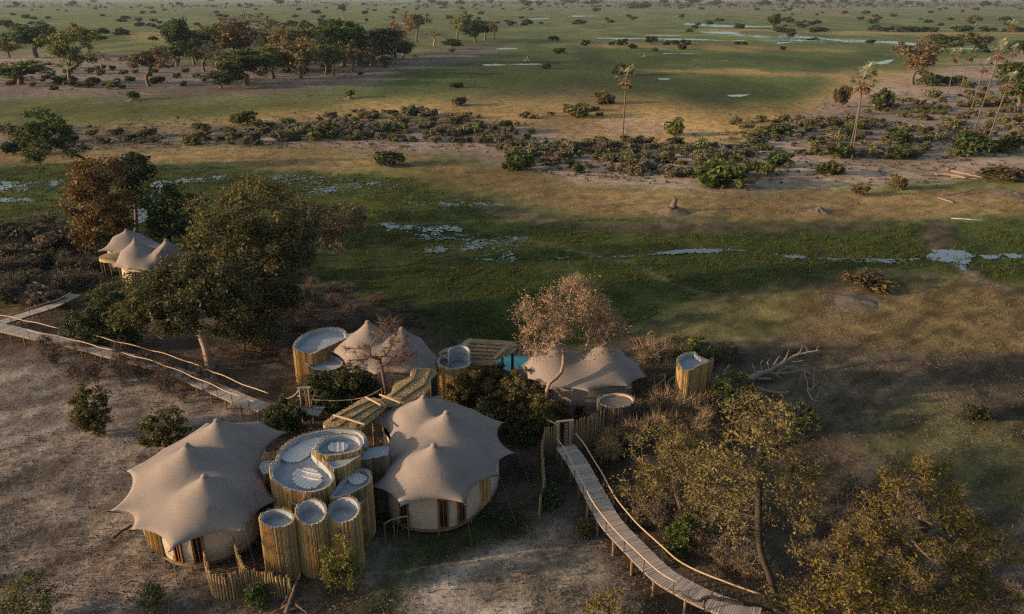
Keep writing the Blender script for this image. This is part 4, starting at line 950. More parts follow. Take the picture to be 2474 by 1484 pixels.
def tree_meshes(trunk, lobes, seed, leaves=50, lsize=0.22, crad=0.9, twigs=4, tlen=1.0, twid=0.012, bark=None, r_tip=0.022, power=0.47, rtrunk=None, low=0.45, shell=0.5, wig=0.12, k=5, flat=0.75, drop=0.0, step=0.7):
    rng = np.random.default_rng(seed)
    cl = lobe_clumps(lobes, rng, shell); bark = bark or M_BARK
    ch = skeleton(trunk, cl, rng, r_tip, power, wig, step, low=low, rtrunk=rtrunk)
    mb = MB()
    for p, r in ch: mb.tube(p, r, k if r[0] > 0.06 else 3, cap=False)
    bm_ = mb.mesh('trunk', bark, smooth=True)
    V, F = [], []
    keep = rng.random(len(cl)) > drop
    cl2 = cl[keep] if keep.any() else cl
    if leaves:
        cc = np.repeat(cl2, leaves, 0); rr = np.repeat(rng.uniform(0.6, 1.35, len(cl2))*crad, leaves)
        v, f = leaf_quads(cc, rr, lsize, rng, flat); V, F = v, f
        cm = npmesh('crown', V, F, M_LEAF)
    else: cm = None
    tm = None
    if twigs:
        cc = np.repeat(cl, twigs, 0); ctr = np.mean(cl, 0); d = cc-ctr; d /= np.linalg.norm(d, axis=1)[:, None]+1e-9; d[:, 2] += 0.25
        d = d*0.55 + rng.normal(0, 0.6, d.shape)
        v, f = twig_quads(cc, d, tlen, twid, rng); tm = npmesh('twigs', v, f, M_TWIGT)
    return bm_, cm, tm
M_TWIGT = mat('twig_tinted', (0.16, 0.115, 0.085), 0.95, 0.2, 4.0, island=0.3, tint=True)
def atY(px, py, Y):
    a, b = (px-CX)/FOC, (py-CY)/FOC; d = (a, CT-b*ST, -ST-b*CT); t = Y/d[1]
    return np.array((d[0]*t, Y, CAMH+d[2]*t))
def plant(name, label, category, base, meshes, tint, twig_tint=(0.16, 0.115, 0.085), group=None, rz=0.0, scale=None):
    t = thing(name, base, label, category, group, rz, scale); b, c, w = meshes; tint = tuple(1.4*q for q in tint)
    if b is not None: obj('trunk', b, t, loc=(0, 0, 0))
    if c is not None: obj('crown', c, t, loc=(0, 0, 0), color=tint)
    if w is not None: obj('twigs', w, t, loc=(0, 0, 0), color=twig_tint, kind='stuff')
    return t
def big_tree(name, label, basep, trunkp, lobesp, tint, seed, category='tree', bend=0.0, **kw):
    """a tree of its own: trunk and crown lobes surveyed at the depth of its foot. trunkp: (px,py,dy); lobesp: (px,py,w,h,dy,depth,n)"""
    B = G(*basep); B.z = ground_z(B.x, B.y)
    tr = [np.zeros(3)] + [atY(px, py, B.y+dy)-np.array(B) for px, py, dy in trunkp]
    tr2 = [np.array(p) for p in resample(cr([Vector(t) for t in tr], 4, False), 0.7)]
    lb = []
    for px, py, w, h, dy, dep, n in lobesp:
        c = atY(px, py, B.y+dy); s = (c[1]*CT-(c[2]-CAMH)*ST)/FOC
        lb.append((*(c-np.array(B)), w*s/2, dep, h*s/2/0.93, n))
    tw = kw.pop('twig_tint', (0.16, 0.115, 0.085))
    return plant(name, label, category, B, tree_meshes(tr2, lb, seed, **kw), tint, tw)
DKG, GRN, OLV, BRN, GRB, ORG, PNK = (0.030, 0.045, 0.013), (0.042, 0.056, 0.016), (0.072, 0.078, 0.022), (0.090, 0.070, 0.030), (0.082, 0.068, 0.045), (0.17, 0.105, 0.024), (0.27, 0.175, 0.105)

# ------------------------------------------------------------------ the trees one can tell apart, near to far
big_tree('savanna_tree', 'tall open tree with dark forked trunk beside the curved boardwalk', (1880, 1470), [(1862, 1400, 0), (1838, 1335, 0.3), (1832, 1260, 0.5), (1834, 1180, 1), (1838, 1110, 1.2), (1832, 1050, 1.5)],
         [(1835, 1015, 140, 90, 1.5, 2.2, 26), (1790, 1090, 170, 110, 0.5, 2.6, 28), (1900, 1110, 150, 110, 1.5, 2.4, 26), (1950, 1180, 120, 110, 1, 2, 18), (1740, 1180, 150, 100, -0.5, 2.2, 16), (1880, 1230, 150, 120, 2, 2, 12), (1760, 1265, 120, 80, 1, 2, 8), (1930, 1300, 90, 90, 0, 1.5, 8), (1880, 1430, 70, 60, 0, 1, 6)],
         (0.098, 0.080, 0.028), 11, bark=M_BARKD, leaves=60, lsize=0.095, crad=0.85, twigs=14, tlen=0.7, twid=0.009, rtrunk=0.26, r_tip=0.026, low=0.2, power=0.42, twig_tint=(0.19, 0.145, 0.10))
big_tree('leafy_tree', 'broad leafy tree with yellow and green foliage at the edge of the brown clearing', (2215, 1560), [(2205, 1470, 0), (2180, 1400, 0.3), (2190, 1320, 0.8)],
         [(2180, 1140, 160, 80, 3.5, 1.6, 16), (2270, 1165, 130, 60, 4.5, 1.6, 9), (2140, 1240, 150, 70, 1.5, 1.8, 16), (2290, 1255, 150, 80, 3, 1.8, 18), (2370, 1290, 120, 70, 3, 1.6, 12), (2080, 1320, 130, 80, 0, 1.8, 16), (2200, 1340, 170, 80, 0, 2, 22), (2330, 1370, 150, 80, 1.5, 2, 18), (2040, 1410, 170, 90, -1.5, 2, 26), (1985, 1490, 190, 90, -2.5, 1.8, 26), (2160, 1440, 170, 90, -1.5, 2, 22), (2300, 1450, 150, 80, -0.5, 1.8, 14), (2420, 1340, 90, 60, 3, 1.4, 6), (2400, 1440, 110, 80, 1, 1.6, 9), (2230, 1500, 200, 60, -2.5, 1.8, 16)],
         (0.092, 0.073, 0.014), 12, leaves=84, lsize=0.095, drop=0.18, crad=0.8, twigs=10, tlen=0.8, twid=0.010, rtrunk=0.4, r_tip=0.028, low=0.3, shell=0.5)
big_tree('thicket_tree', 'tangled half bare tree with yellow green leaves between the boardwalk and the tall tree', (1650, 1270), [(1645, 1230, 0), (1630, 1180, 0.5)],
         [(1590, 1090, 200, 100, 1.5, 2, 26), (1660, 1110, 200, 110, 0.5, 2.2, 26), (1550, 1170, 160, 100, 0, 1.8, 18), (1700, 1180, 200, 110, -0.5, 2, 22), (1640, 1060, 150, 70, 3, 2, 16), (1690, 1270, 170, 90, -1, 1.6, 14)],
         (0.095, 0.078, 0.022), 13, leaves=55, lsize=0.10, crad=0.85, twigs=14, tlen=0.75, twid=0.008, rtrunk=0.2, low=0.2, twig_tint=(0.22, 0.165, 0.125))
big_tree('green_shrub', 'tall bright green shrub growing under the tall open tree', (1645, 1345), [(1643, 1320, 0)], [(1640, 1290, 70, 60, 0, 0.9, 14), (1635, 1330, 60, 50, -.3, 0.8, 10), (1660, 1260, 60, 40, 0.5, .8, 8)], (0.050, 0.066, 0.016), 14, category='bush', leaves=70, lsize=0.11, crad=0.45, twigs=4, tlen=0.5, rtrunk=0.06, low=0.0)
big_tree('leaning_tree', 'pink tan leafed tree with a crooked trunk leaning over the tent', (1318, 1030), [(1319, 985, 0), (1322, 938, 0), (1335, 918, 0.3), (1352, 908, 0.6), (1360, 885, 1), (1362, 860, 1.4)],
         [(1375, 722, 130, 90, 2, 3.0, 34), (1310, 755, 130, 80, 1.5, 2.6, 26), (1430, 760, 140, 80, 3, 2.6, 26), (1345, 790, 120, 70, 1, 2.4, 20), (1295, 815, 110, 80, 0.5, 2.2, 18), (1475, 780, 90, 90, 3, 2.2, 24), (1440, 800, 100, 60, 2, 2, 14), (1400, 700, 110, 50, 2.5, 2, 14), (1440, 840, 90, 50, 2, 1.6, 6), (1320, 850, 100, 40, 0, 1.5, 6)],
         (0.175, 0.128, 0.075), 15, bark=M_BARKP, leaves=44, lsize=0.095, crad=1.0, twigs=24, tlen=0.8, twid=0.011, rtrunk=0.22, r_tip=0.026, low=0.6, power=0.36, twig_tint=(0.27, 0.185, 0.125))
big_tree('bare_tree', 'leafless reddish brown tree standing before the twin peaked tent', (934, 992), [(933, 950, 0), (925, 905, 0), (918, 870, 0.2)],
         [(915, 830, 120, 60, 0, 1.6, 18), (870, 855, 80, 50, 0, 1.4, 12), (975, 845, 80, 70, 0.5, 1.4, 14), (945, 795, 80, 40, 0.5, 1.2, 8), (930, 870, 130, 50, 0, 1.4, 14)],
         BRN, 16, leaves=0, twigs=44, tlen=1.0, twid=0.010, rtrunk=0.13, r_tip=0.022, low=0.25, bark=M_BARK, twig_tint=(0.15, 0.095, 0.08))
big_tree('grove_tree', 'grove tree with a gnarled orange lit trunk beside the long boardwalk', (508, 888), [(503, 865, 0), (497, 838, 0.1)],
         [(420, 730, 150, 90, 0, 3, 24), (500, 700, 160, 90, 1, 3, 28), (350, 720, 110, 110, 0, 2.6, 18), (570, 740, 120, 80, 0.5, 2.6, 20), (470, 660, 210, 70, 3, 3, 34), (440, 780, 130, 50, -1, 2, 18), (390, 690, 150, 80, 1.5, 3, 24), (540, 680, 140, 90, 1.5, 3, 24), (320, 760, 110, 70, -0.5, 2.4, 16)],
         (0.052, 0.052, 0.017), 17, leaves=80, lsize=0.19, crad=1.0, twigs=10, tlen=1.0, twid=0.014, rtrunk=0.42, r_tip=0.034, low=0.6, bark=M_BARKP)
big_tree('grove_tree', 'largest grove tree with a pale twiggy top and olive crown', (610, 790), [(610, 740, 0), (605, 690, 0.5), (600, 640, 1)],
         [(610, 465, 150, 80, 3, 4, 20), (550, 520, 200, 100, 2, 4.5, 34), (670, 530, 180, 120, 3, 4.5, 32), (540, 590, 160, 110, 1, 4, 26), (630, 610, 200, 120, 1, 4.5, 36), (590, 680, 200, 110, -0.5, 4, 34), (690, 600, 130, 120, 3, 3.5, 26), (640, 730, 170, 90, -1, 3.2, 30), (520, 650, 130, 100, 0, 3.5, 24), (680, 680, 110, 100, 1, 3.2, 22), (730, 560, 80, 70, 3, 3, 10)],
         (0.070, 0.066, 0.022), 18, drop=0.14, leaves=80, lsize=0.21, crad=1.15, twigs=18, tlen=1.3, twid=0.015, rtrunk=0.6, r_tip=0.035, low=0.5)
big_tree('grove_tree', 'wide spreading half bare tree reaching from the grove over the marsh', (700, 660), [(702, 630, 0), (715, 600, 0.5)],
         [(760, 540, 170, 90, 1, 3.5, 30), (830, 525, 120, 80, 2, 3, 22), (720, 510, 110, 70, 1, 3, 14), (800, 570, 120, 60, 0, 2.5, 10)],
         (0.07, 0.055, 0.03), 19, leaves=44, lsize=0.19, crad=1.1, twigs=26, tlen=1.4, twid=0.016, rtrunk=0.35, low=0.4, twig_tint=(0.12, 0.09, 0.07))
big_tree('grove_tree', 'tall rusty brown tree standing behind the single peaked tent', (228, 612), [(228, 580, 0), (235, 530, 0)],
         [(240, 420, 130, 80, 0, 4.5, 24), (215, 480, 120, 110, -0.5, 4.5, 26), (275, 490, 120, 110, 0, 4.5, 26), (235, 550, 150, 100, -1, 4.5, 30), (190, 530, 60, 80, 0, 3, 8)],
         (0.088, 0.056, 0.020), 20, leaves=95, lsize=0.25, crad=1.35, twigs=10, tlen=1.3, twid=0.018, rtrunk=0.5, low=0.5)
big_tree('grove_tree', 'round dark crowned tree rising above the rusty tree', (330, 560), [(328, 510, 0), (322, 460, 0)], [(318, 408, 84, 84, 0, 4.5, 34), (335, 450, 60, 50, 0, 3, 10)], (0.020, 0.026, 0.012), 21, leaves=90, lsize=0.27, crad=1.2, twigs=4, rtrunk=0.35, low=0.6)
big_tree('grove_tree', 'dark green tree standing in front of the shining water', (410, 590), [(408, 560, 0), (410, 530, 0.5)], [(380, 470, 80, 60, 0, 3.5, 14), (440, 500, 120, 80, 1, 4, 24), (400, 540, 130, 70, 0, 3.5, 24), (465, 545, 70, 60, 0.5, 3, 10)], DKG, 22, leaves=75, lsize=0.25, crad=1.2, twigs=5, rtrunk=0.35, low=0.4, bark=M_BARKD)
big_tree('leaning_tree', 'green tree leaning out over the dry bank with a slanting trunk', (222, 415), [(205, 385, 0), (170, 370, 0), (140, 352, 0)], [(105, 300, 110, 60, 0, 5, 26), (75, 340, 80, 60, 0, 4.5, 18), (130, 335, 100, 50, 0, 4, 16), (185, 365, 50, 30, 0, 2, 5), (90, 375, 60, 30, 0, 3, 8)], (0.034, 0.052, 0.012), 23, leaves=70, lsize=0.3, crad=1.4, twigs=3, rtrunk=0.42, r_tip=0.04, low=0.6, bark=M_BARKD)
big_tree('green_shrub', 'large dark green shrub below the long boardwalk bend', (235, 832), [(235, 815, 0)], [(210, 775, 120, 70, 0, 3, 30), (280, 795, 120, 60, 0, 2.6, 26), (330, 805, 70, 40, 0, 1.8, 10), (250, 735, 110, 60, 2.5, 2.5, 20)], (0.030, 0.040, 0.014), 24, category='bush', leaves=80, lsize=0.18, crad=0.85, twigs=4, rtrunk=0.12, low=0.0)
big_tree('grove_tree', 'dark leafy tree at the edge of the grove beside the bare brown scrub', (640, 830), [(640, 800, 0), (640, 770, 0)], [(650, 720, 110, 80, 0, 3, 20), (600, 760, 110, 70, 0, 2.6, 18), (680, 690, 60, 60, 0, 2, 8)], (0.034, 0.036, 0.014), 25, leaves=80, lsize=0.19, crad=0.95, twigs=6, rtrunk=0.25, low=0.4)
big_tree('green_shrub', 'olive thicket hiding the foot of the largest grove tree', (590, 850), [(590, 830, 0)], [(560, 790, 130, 70, 0, 2.6, 24), (630, 800, 120, 60, 0, 2.4, 20), (600, 760, 150, 60, 1, 2.6, 22)], (0.058, 0.055, 0.022), 26, category='bush', leaves=70, lsize=0.18, crad=0.9, twigs=12, rtrunk=0.1, low=0.0)
big_tree('green_shrub', 'grey green thicket in front of the distant twin peaked tent', (300, 745), [(300, 725, 0)], [(300, 700, 130, 50, 0, 2.8, 22), (380, 690, 120, 50, 0, 2.6, 18), (240, 715, 90, 40, 0, 2.4, 12)], (0.060, 0.062, 0.030), 27, category='bush', leaves=60, lsize=0.18, crad=0.9, twigs=12, rtrunk=0.1, low=0.0)
def bush(label, basep, topy, wpx, tint, seed, n=30, leaves=70, lsize=0.12, crad=0.42, name='round_bush', twigs=5, category='bush', tw=(0.14, 0.10, 0.075), trunk=None):
    B = G(*basep); B.z = ground_z(B.x, B.y); h = HT(B, topy); w = WM(B, wpx)
    lb = [(0, 0, h*0.55, w*0.40, w*0.40, h*0.42, n), (w*0.18, -w*0.12, h*0.38, w*0.30, w*0.3, h*0.30, n//3), (-w*0.2, w*0.05, h*0.36, w*0.28, w*0.3, h*0.3, n//3)]
    return plant(name, label, category, B, tree_meshes([np.zeros(3), np.array((0.03, 0, 0.12*h))], lb, seed, leaves=leaves, lsize=lsize, crad=crad, twigs=twigs, tlen=0.5*crad*2, twid=0.008, r_tip=0.012, rtrunk=0.05, low=0.0), tint, tw)
bush('olive bush with yellow tips on the dusty ground below the long boardwalk', (232, 1052), 926, 112, (0.062, 0.054, 0.018), 31, 44)
bush('olive bush with yellow tips close behind the near tent canopy', (405, 1095), 978, 128, (0.058, 0.054, 0.018), 32, 44)
bush('dark green bush at the end of the long boardwalk behind the near tent', (690, 1045), 962, 130, (0.036, 0.046, 0.015), 33, 44)
bush('green bush in front of the small grey roofed drum', (838, 978), 880, 140, (0.045, 0.050, 0.018), 34, 50)
bush('low green bush beside the ladder gate', (805, 1000), 942, 80, (0.050, 0.060, 0.018), 35, 26)
bush('bush with orange flecks beside the orange reed tower', (1160, 985), 872, 130, (0.080, 0.062, 0.018), 36, 50, tw=(0.2, 0.14, 0.08))
bush('bushy olive thicket between the pool and the near tent', (1255, 1010), 890, 170, (0.075, 0.062, 0.020), 37, 60, twigs=16)
bush('dark bush filling the gap beside the cream walled tent', (1265, 1060), 1000, 130, (0.030, 0.036, 0.014), 38, 40)
bush('orange green shrub at the foot of the leaning tree', (1350, 1040), 962, 40, (0.09, 0.062, 0.016), 39, 26)
bush('olive bush hiding the foot of the leaning tree beside the pole gate', (1312, 1060), 942, 76, (0.070, 0.066, 0.018), 54, 30)
bush('leafy bush under the large reed drum wall beside the ladder gate', (770, 985), 890, 90, (0.048, 0.052, 0.018), 55, 34)
bush('dark bush between the twin peaked tent and the thatched walk', (890, 975), 893, 80, (0.040, 0.044, 0.016), 56, 30)
bush('green thicket beside the orange reed tower door', (1110, 1000), 918, 70, (0.070, 0.062, 0.018), 57, 26)
bush('olive shrub behind the pool bush', (1205, 955), 880, 90, (0.066, 0.062, 0.020), 58, 30)
bush('dark shrub in the shade of the near tent by the thatched roof', (1180, 1030), 960, 100, (0.034, 0.040, 0.014), 59, 30)
bush('dark scrubby hollow of brush alone in the brown clearing', (2360, 1012), 985, 90, (0.03, 0.032, 0.016), 60, 18, leaves=40)
bush('small dark green bush at the end of the winding fence', (1330, 1228), 1170, 56, (0.025, 0.042, 0.014), 40, 24)
bush('tiny yellow green shrub beside the curved boardwalk stilts', (1410, 1296), 1258, 32, (0.06, 0.055, 0.018), 41, 12, lsize=0.09, crad=0.25)
bush('bright green bush beside the tall reed tower', (1768, 1010), 897, 130, (0.038, 0.050, 0.014), 42, 50)
bush('green bush below the tall reed tower', (1745, 1045), 970, 70, (0.038, 0.050, 0.014), 43, 26)
bush('faint green bush in the brown clearing behind the tall open tree', (1925, 1045), 975, 110, (0.045, 0.055, 0.022), 44, 30, leaves=50)
bush('leafy shrub with arching twigs at the foot of the reed towers', (825, 1425), 1290, 110, (0.085, 0.088, 0.020), 45, 34, leaves=44, lsize=0.10, twigs=10, tw=(0.24, 0.16, 0.08))
bush('yellow green shrub in front of the round reed tower', (870, 1340), 1250, 90, (0.12, 0.095, 0.030), 46, 18, leaves=24, lsize=0.09, twigs=18, tw=(0.26, 0.17, 0.09))
bush('weedy green bush in the dusty foreground corner', (80, 1505), 1395, 150, (0.065, 0.066, 0.022), 47, 40, leaves=40, lsize=0.09, twigs=10)
bush('small weed bush beside the broken branches', (370, 1475), 1410, 60, (0.050, 0.060, 0.022), 48, 20, leaves=40, lsize=0.09)
bush('creeper clump at the foot of the log stockade', (625, 1460), 1418, 55, (0.035, 0.052, 0.016), 49, 18, lsize=0.09)
bush('yellowing shrub beside the curved boardwalk below the tangled tree', (1470, 1500), 1440, 150, (0.10, 0.08, 0.02), 50, 26, leaves=34, lsize=0.09, twigs=14, tw=(0.22, 0.16, 0.1))
bush('yellow green reed clump behind the tall reed tower', (1685, 872), 808, 70, (0.10, 0.115, 0.028), 51, 26, lsize=0.14, leaves=50)
bush('tall dry shrub behind the grey tent', (1575, 890), 805, 90, (0.12, 0.10, 0.04), 52, 26, leaves=24, twigs=24, tw=(0.24, 0.18, 0.11))
bush('green shrub squeezed between tent edge and dry brush', (1560, 985), 935, 60, (0.06, 0.062, 0.02), 53, 22)
MARKS = [(1503, 350, 'the single tall palm'), (2058, 386, 'the twin palms'), (1729, 448, 'the widest green bush'), (1259, 412, 'the bright green bush'), (945, 400, 'the bush topped sandy mound'), (597, 303, 'the lone round dark bush'), (110, 350, 'the leaning green tree'), (2204, 204, 'the rust coloured tree'), (2384, 348, 'the curved palm'), (2172, 352, 'the broad green bush'), (2320, 418, 'the crossed logs'), (1629, 328, 'the lone round olive bush'), (800, 330, 'the large belt bush'), (360, 209, 'the rusty brown tree'), (594, 206, 'the green forked tree'), (175, 207, 'the Y shaped tree'), (901, 158, 'the big dark green tree'), (1106, 106, 'the tall olive tree'), (827, 34, 'the lone far tree'), (1866, 73, 'the two tiered tree'), (1250, 156, 'the white marsh pool'), (1600, 95, 'the long channels'), (2435, 90, 'the far palms'),
 (1680, 940, 'the tall reed tower'), (1488, 1000, 'the dark reed drum'), (1360, 1040, 'the pole gate'), (1850, 1330, 'the dark forked trunk'), (1520, 1280, 'the curved boardwalk'), (2200, 1330, 'the broad leafy tree'), (505, 885, 'the gnarled grove trunk'), (740, 970, 'the ladder gate'), (760, 900, 'the large reed drum'), (300, 640, 'the distant tents'), (60, 770, 'the boardwalk fork'), (232, 1045, 'the yellow tipped olive bush'), (320, 870, 'the long boardwalk'), (600, 800, 'the largest grove tree'), (940, 800, 'the twin peaked tent'), (1930, 920, 'the fallen dead tree')]
def near_mark(x, y): return min(MARKS, key=lambda m: (m[0]-x)**2+((m[1]-y)*(2.2 if y < 500 else 1.2))**2)[2]
def relation(x, y):
    m = min(MARKS, key=lambda m: (m[0]-x)**2+((m[1]-y)*(2.2 if y < 500 else 1.2))**2); dy = (y-m[1])*(2.2 if y < 500 else 1.2)
    return 'close beside' if abs(dy) < 18 else ('on the camp side of' if (dy > 0) == (y < 900) else 'on the plain side of')
def colour_word(t):
    r, g, b = t
    if r < 0.055 and g > r: return 'dark green'
    if g > r*1.05: return 'green'
    if g > r*0.93: return 'olive'
    return 'brown' if g < r*0.86 or b < r*0.5 else 'grey'
# ------------------------------------------------------------------ shared plants for the middle distance and the plain
def proto_scrub(seed, h=1.7, w=2.6, leaves=42, lsize=0.19):
    rng = np.random.default_rng(seed); L = []
    for _ in range(5): L.append((rng.uniform(-.28, .28)*w, rng.uniform(-.28, .28)*w, h*rng.uniform(.35, .6), w*.22, w*.22, h*.32, 5))
    b, c, t = tree_meshes([np.zeros(3), np.array((0, 0, .15))], L, seed, leaves=leaves, lsize=lsize, crad=0.38, twigs=7, tlen=0.6, twid=0.018, r_tip=0.015, low=0.0, flat=0.9, step=0.5)
    return b, c, t
SCRUB = [proto_scrub(200+i) for i in range(5)]
def proto_dry(seed, h=2.2, w=2.2, tw=26, lv=0):
    rng = np.random.default_rng(seed); L = []
    for _ in range(6): L.append((rng.uniform(-.3, .3)*w, rng.uniform(-.3, .3)*w, h*rng.uniform(.4, .7), w*.25, w*.25, h*.3, 5))
    return tree_meshes([np.zeros(3), np.array((0, 0, .1))], L, seed, leaves=lv, lsize=0.10, crad=0.4, twigs=tw, tlen=0.8, twid=0.014, r_tip=0.012, low=0.0, step=0.5)
DRY = [proto_dry(220+i) for i in range(3)]
DRYL = [proto_dry(230+i, lv=16) for i in range(3)]
def proto_tree(seed, kind):
    rng = np.random.default_rng(seed); h, w = 10.0, 9.0; L = []
    if kind == 'dense':
        for _ in range(7):
            a = rng.uniform(0, 6.28); r = rng.uniform(.1, .30)*w; L.append((r*math.cos(a), r*math.sin(a), h*rng.uniform(.36, .78), w*.27, w*.27, h*.20, 15))
        return tree_meshes([np.zeros(3), np.array((.1, 0, 1.5)), np.array((.2, .1, 2.4))], L, seed, leaves=34, lsize=0.34, crad=1.0, twigs=3, tlen=1.3, twid=0.03, r_tip=0.04, rtrunk=0.24, low=0.6, step=1.0, shell=0.35)
    if kind == 'open':
        for _ in range(7):
            a = rng.uniform(0, 6.28); r = rng.uniform(.12, .36)*w; L.append((r*math.cos(a), r*math.sin(a), h*rng.uniform(.40, .82), w*.24, w*.24, h*.17, 11))
        return tree_meshes([np.zeros(3), np.array((.2, 0, 1.5)), np.array((.1, .2, 2.8))], L, seed, leaves=30, lsize=0.30, crad=0.95, twigs=7, tlen=1.3, twid=0.03, r_tip=0.04, rtrunk=0.22, low=0.5, step=1.0, drop=0.12)
    for _ in range(6):
        a = rng.uniform(0, 6.28); r = rng.uniform(.1, .32)*w; L.append((r*math.cos(a), r*math.sin(a), h*rng.uniform(.5, .88), w*.18, w*.18, h*.14, 7))
    return tree_meshes([np.zeros(3), np.array((.2, 0, 1.5)), np.array((-.1, .2, 3.6))], L, seed, leaves=4, lsize=0.26, crad=0.9, twigs=12, tlen=1.5, twid=0.03, r_tip=0.04, rtrunk=0.26, low=0.4, step=1.0, bark=M_BARKP)
PT = {k: [proto_tree(300+40*j+i, k) for i in range(3)] for j, k in enumerate(('dense', 'open', 'bare'))}
def dims(ms):
    z = 0; w = 0
    for m in ms:
        if m is None: continue
        co = np.empty(len(m.vertices)*3, np.float32); m.vertices.foreach_get('co', co); co = co.reshape(-1, 3)
        z = max(z, np.percentile(co[:, 2], 99.3)); w = max(w, np.percentile(co[:, 0], 99)-np.percentile(co[:, 0], 1))
    return float(w), float(z)
DIM = {}
def put(ms, name, label, category, basep, topy, wpx, tint, group, rnd, tw=(0.14, 0.10, 0.075), z=None):
    if id(ms) not in DIM: DIM[id(ms)] = dims(ms)
    w0, h0 = DIM[id(ms)]; B = G(*basep); B.z = ground_z(B.x, B.y) if z is None else z
    h = HT(B, topy); w = WM(B, wpx); s = w/w0*1.05
    return plant(name, label, category, B, ms, tint, tw, group, rnd.uniform(0, 6.28), (s, s, h/h0))
RD = random.Random(5)
def jit(t, a=0.22):
    k = 1+RD.uniform(-a, a); return tuple(c*k*(1+RD.uniform(-0.08, 0.08)) for c in t)
TREES = [  # base px, base py, top py, width, kind, tint, label
 (88, 139, 53, 94, 'dense', DKG, 'dark domed tree standing alone at the edge of the far woodland'),
 (24, 141, 101, 44, 'open', BRN, 'squat brown tree beside the dark domed tree'),
 (175, 207, 66, 100, 'open', OLV, 'sparse olive tree with a Y shaped bare trunk on grey sand'),
 (217, 147, 53, 60, 'open', OLV, 'slanting olive tree behind the Y shaped tree'),
 (247, 172, 118, 35, 'bare', GRB, 'small dead tree on the grey sand'),
 (50, 203, 147, 97, 'dense', OLV, 'low mushroom shaped olive tree on grey sand'),
 (360, 209, 112, 100, 'open', BRN, 'rusty brown tree with bare lower trunk amid small bushes'),
 (432, 152, 43, 52, 'dense', DKG, 'narrow two tiered dark tree in the woodland'),
 (428, 160, 100, 52, 'dense', DKG, 'dark round tree below the narrow two tiered tree'),
 (505, 138, 63, 80, 'open', BRN, 'brown umbrella tree with leaning trunk'),
 (532, 134, 59, 72, 'dense', GRN, 'green umbrella tree with dark trunk'),
 (594, 206, 118, 112, 'dense', GRN, 'green forked tree in front of the woodland on the bank'),
 (535, 214, 173, 58, 'dense', DKG, 'cone shaped dark bush tree beside the green forked tree'),
 (588, 150, 45, 90, 'open', BRN, 'brown crowned tree in the woodland middle'),
 (647, 152, 28, 95, 'bare', GRB, 'tall bare grey tree in the woodland'),
 (705, 160, 60, 80, 'open', BRN, 'thin brown woodland tree beside the tall bare tree'),
 (901, 158, 68, 105, 'dense', DKG, 'big dark green tree at the end of the woodland'),
 (830, 160, 46, 90, 'dense', GRN, 'tall green tree inside the woodland'),
 (760, 152, 55, 95, 'open', OLV, 'olive tree inside the woodland'),
 (806, 183, 105, 60, 'open', OLV, 'slender olive tree at the woodland front'),
 (728, 191, 90, 90, 'open', BRN, 'brown forked tree at the woodland front'),
 (788, 181, 98, 65, 'open', GRB, 'grey brown tree at the woodland front'),
 (852, 174, 116, 60, 'open', BRN, 'low brown tree at the woodland front'),
 (660, 190, 110, 70, 'dense', OLV, 'dense olive tree before the woodland'),
 (958, 157, 40, 45, 'bare', GRB, 'tall bare snag beside the big dark green tree'),
 (1007, 102, 28, 48, 'open', BRN, 'brown topped snag tree on the far tongue of land'),
 (975, 140, 60, 40, 'bare', GRB, 'pale forked snag on the far tongue of land'),
 (1106, 106, 25, 55, 'open', OLV, 'tall olive tree with clear trunk on the far tongue of land'),
 (1148, 103, 48, 46, 'dense', DKG, 'dark tree beside the tall olive tree'),
 (1172, 97, 48, 42, 'dense', DKG, 'second dark tree beyond the tall olive tree'),
 (1195, 100, 50, 24, 'open', OLV, 'thin small tree at the tip of the far tongue of land'),
 (1050, 112, 72, 70, 'bare', GRB, 'bare brush tree on the far tongue of land'),
 (1092, 120, 95, 42, 'dense', DKG, 'low dark tree below the tall olive tree'),
 (827, 34, 8, 16, 'dense', DKG, 'lone dark tree far out on the plain beyond the woodland'),
 (1866, 73, 32, 27, 'dense', DKG, 'lone two tiered tree on the gold strip beyond the channels'),
 (2204, 204, 95, 88, 'open', (0.072, 0.054, 0.028), 'rust coloured tree with a clear trunk beside the palms'),
 (2238, 160, 111, 44, 'dense', DKG, 'dark tree behind the rust coloured tree'),
 (2283, 126, 82, 70, 'dense', GRN, 'round green tree beyond the palms'),
 (2355, 122, 78, 54, 'dense', OLV, 'olive tree beyond the palms'),
 (2357, 63, 35, 38, 'open', OLV, 'airy pale tree far beyond the palms'),
 (2462, 262, 150, 90, 'dense', GRN, 'large green tree among the palms'),
 (2470, 130, 96, 50, 'dense', DKG, 'dark tree beyond the tallest palm'),
]
for i, (bx, by, ty, w, kd, tint, lab) in enumerate(TREES):
    put(PT[kd][i % 3], 'woodland_tree', lab, 'tree', (bx, by), ty, w*1.14, jit(tuple(1.25*q for q in tint), 0.12), None, RD)
for _ in range(34):
    x = RD.uniform(470, 960); y = 178-0.045*(x-470)+RD.uniform(-34, 8); kd = RD.choice(('dense', 'open', 'open', 'bare', 'dense')); w_ = RD.uniform(46, 80)
    put(RD.choice(PT[kd]), 'crowded_tree', {'dense': 'leafy', 'open': 'thin crowned', 'bare': 'bare'}[kd]+' tree crowded in the far woodland near '+near_mark(x, y), 'crowded tree', (x, y), y-RD.uniform(52, 84), w_, jit(RD.choice((DKG, GRN, BRN, OLV, GRB)), 0.2), 'trees crowded in the far woodland', RD)
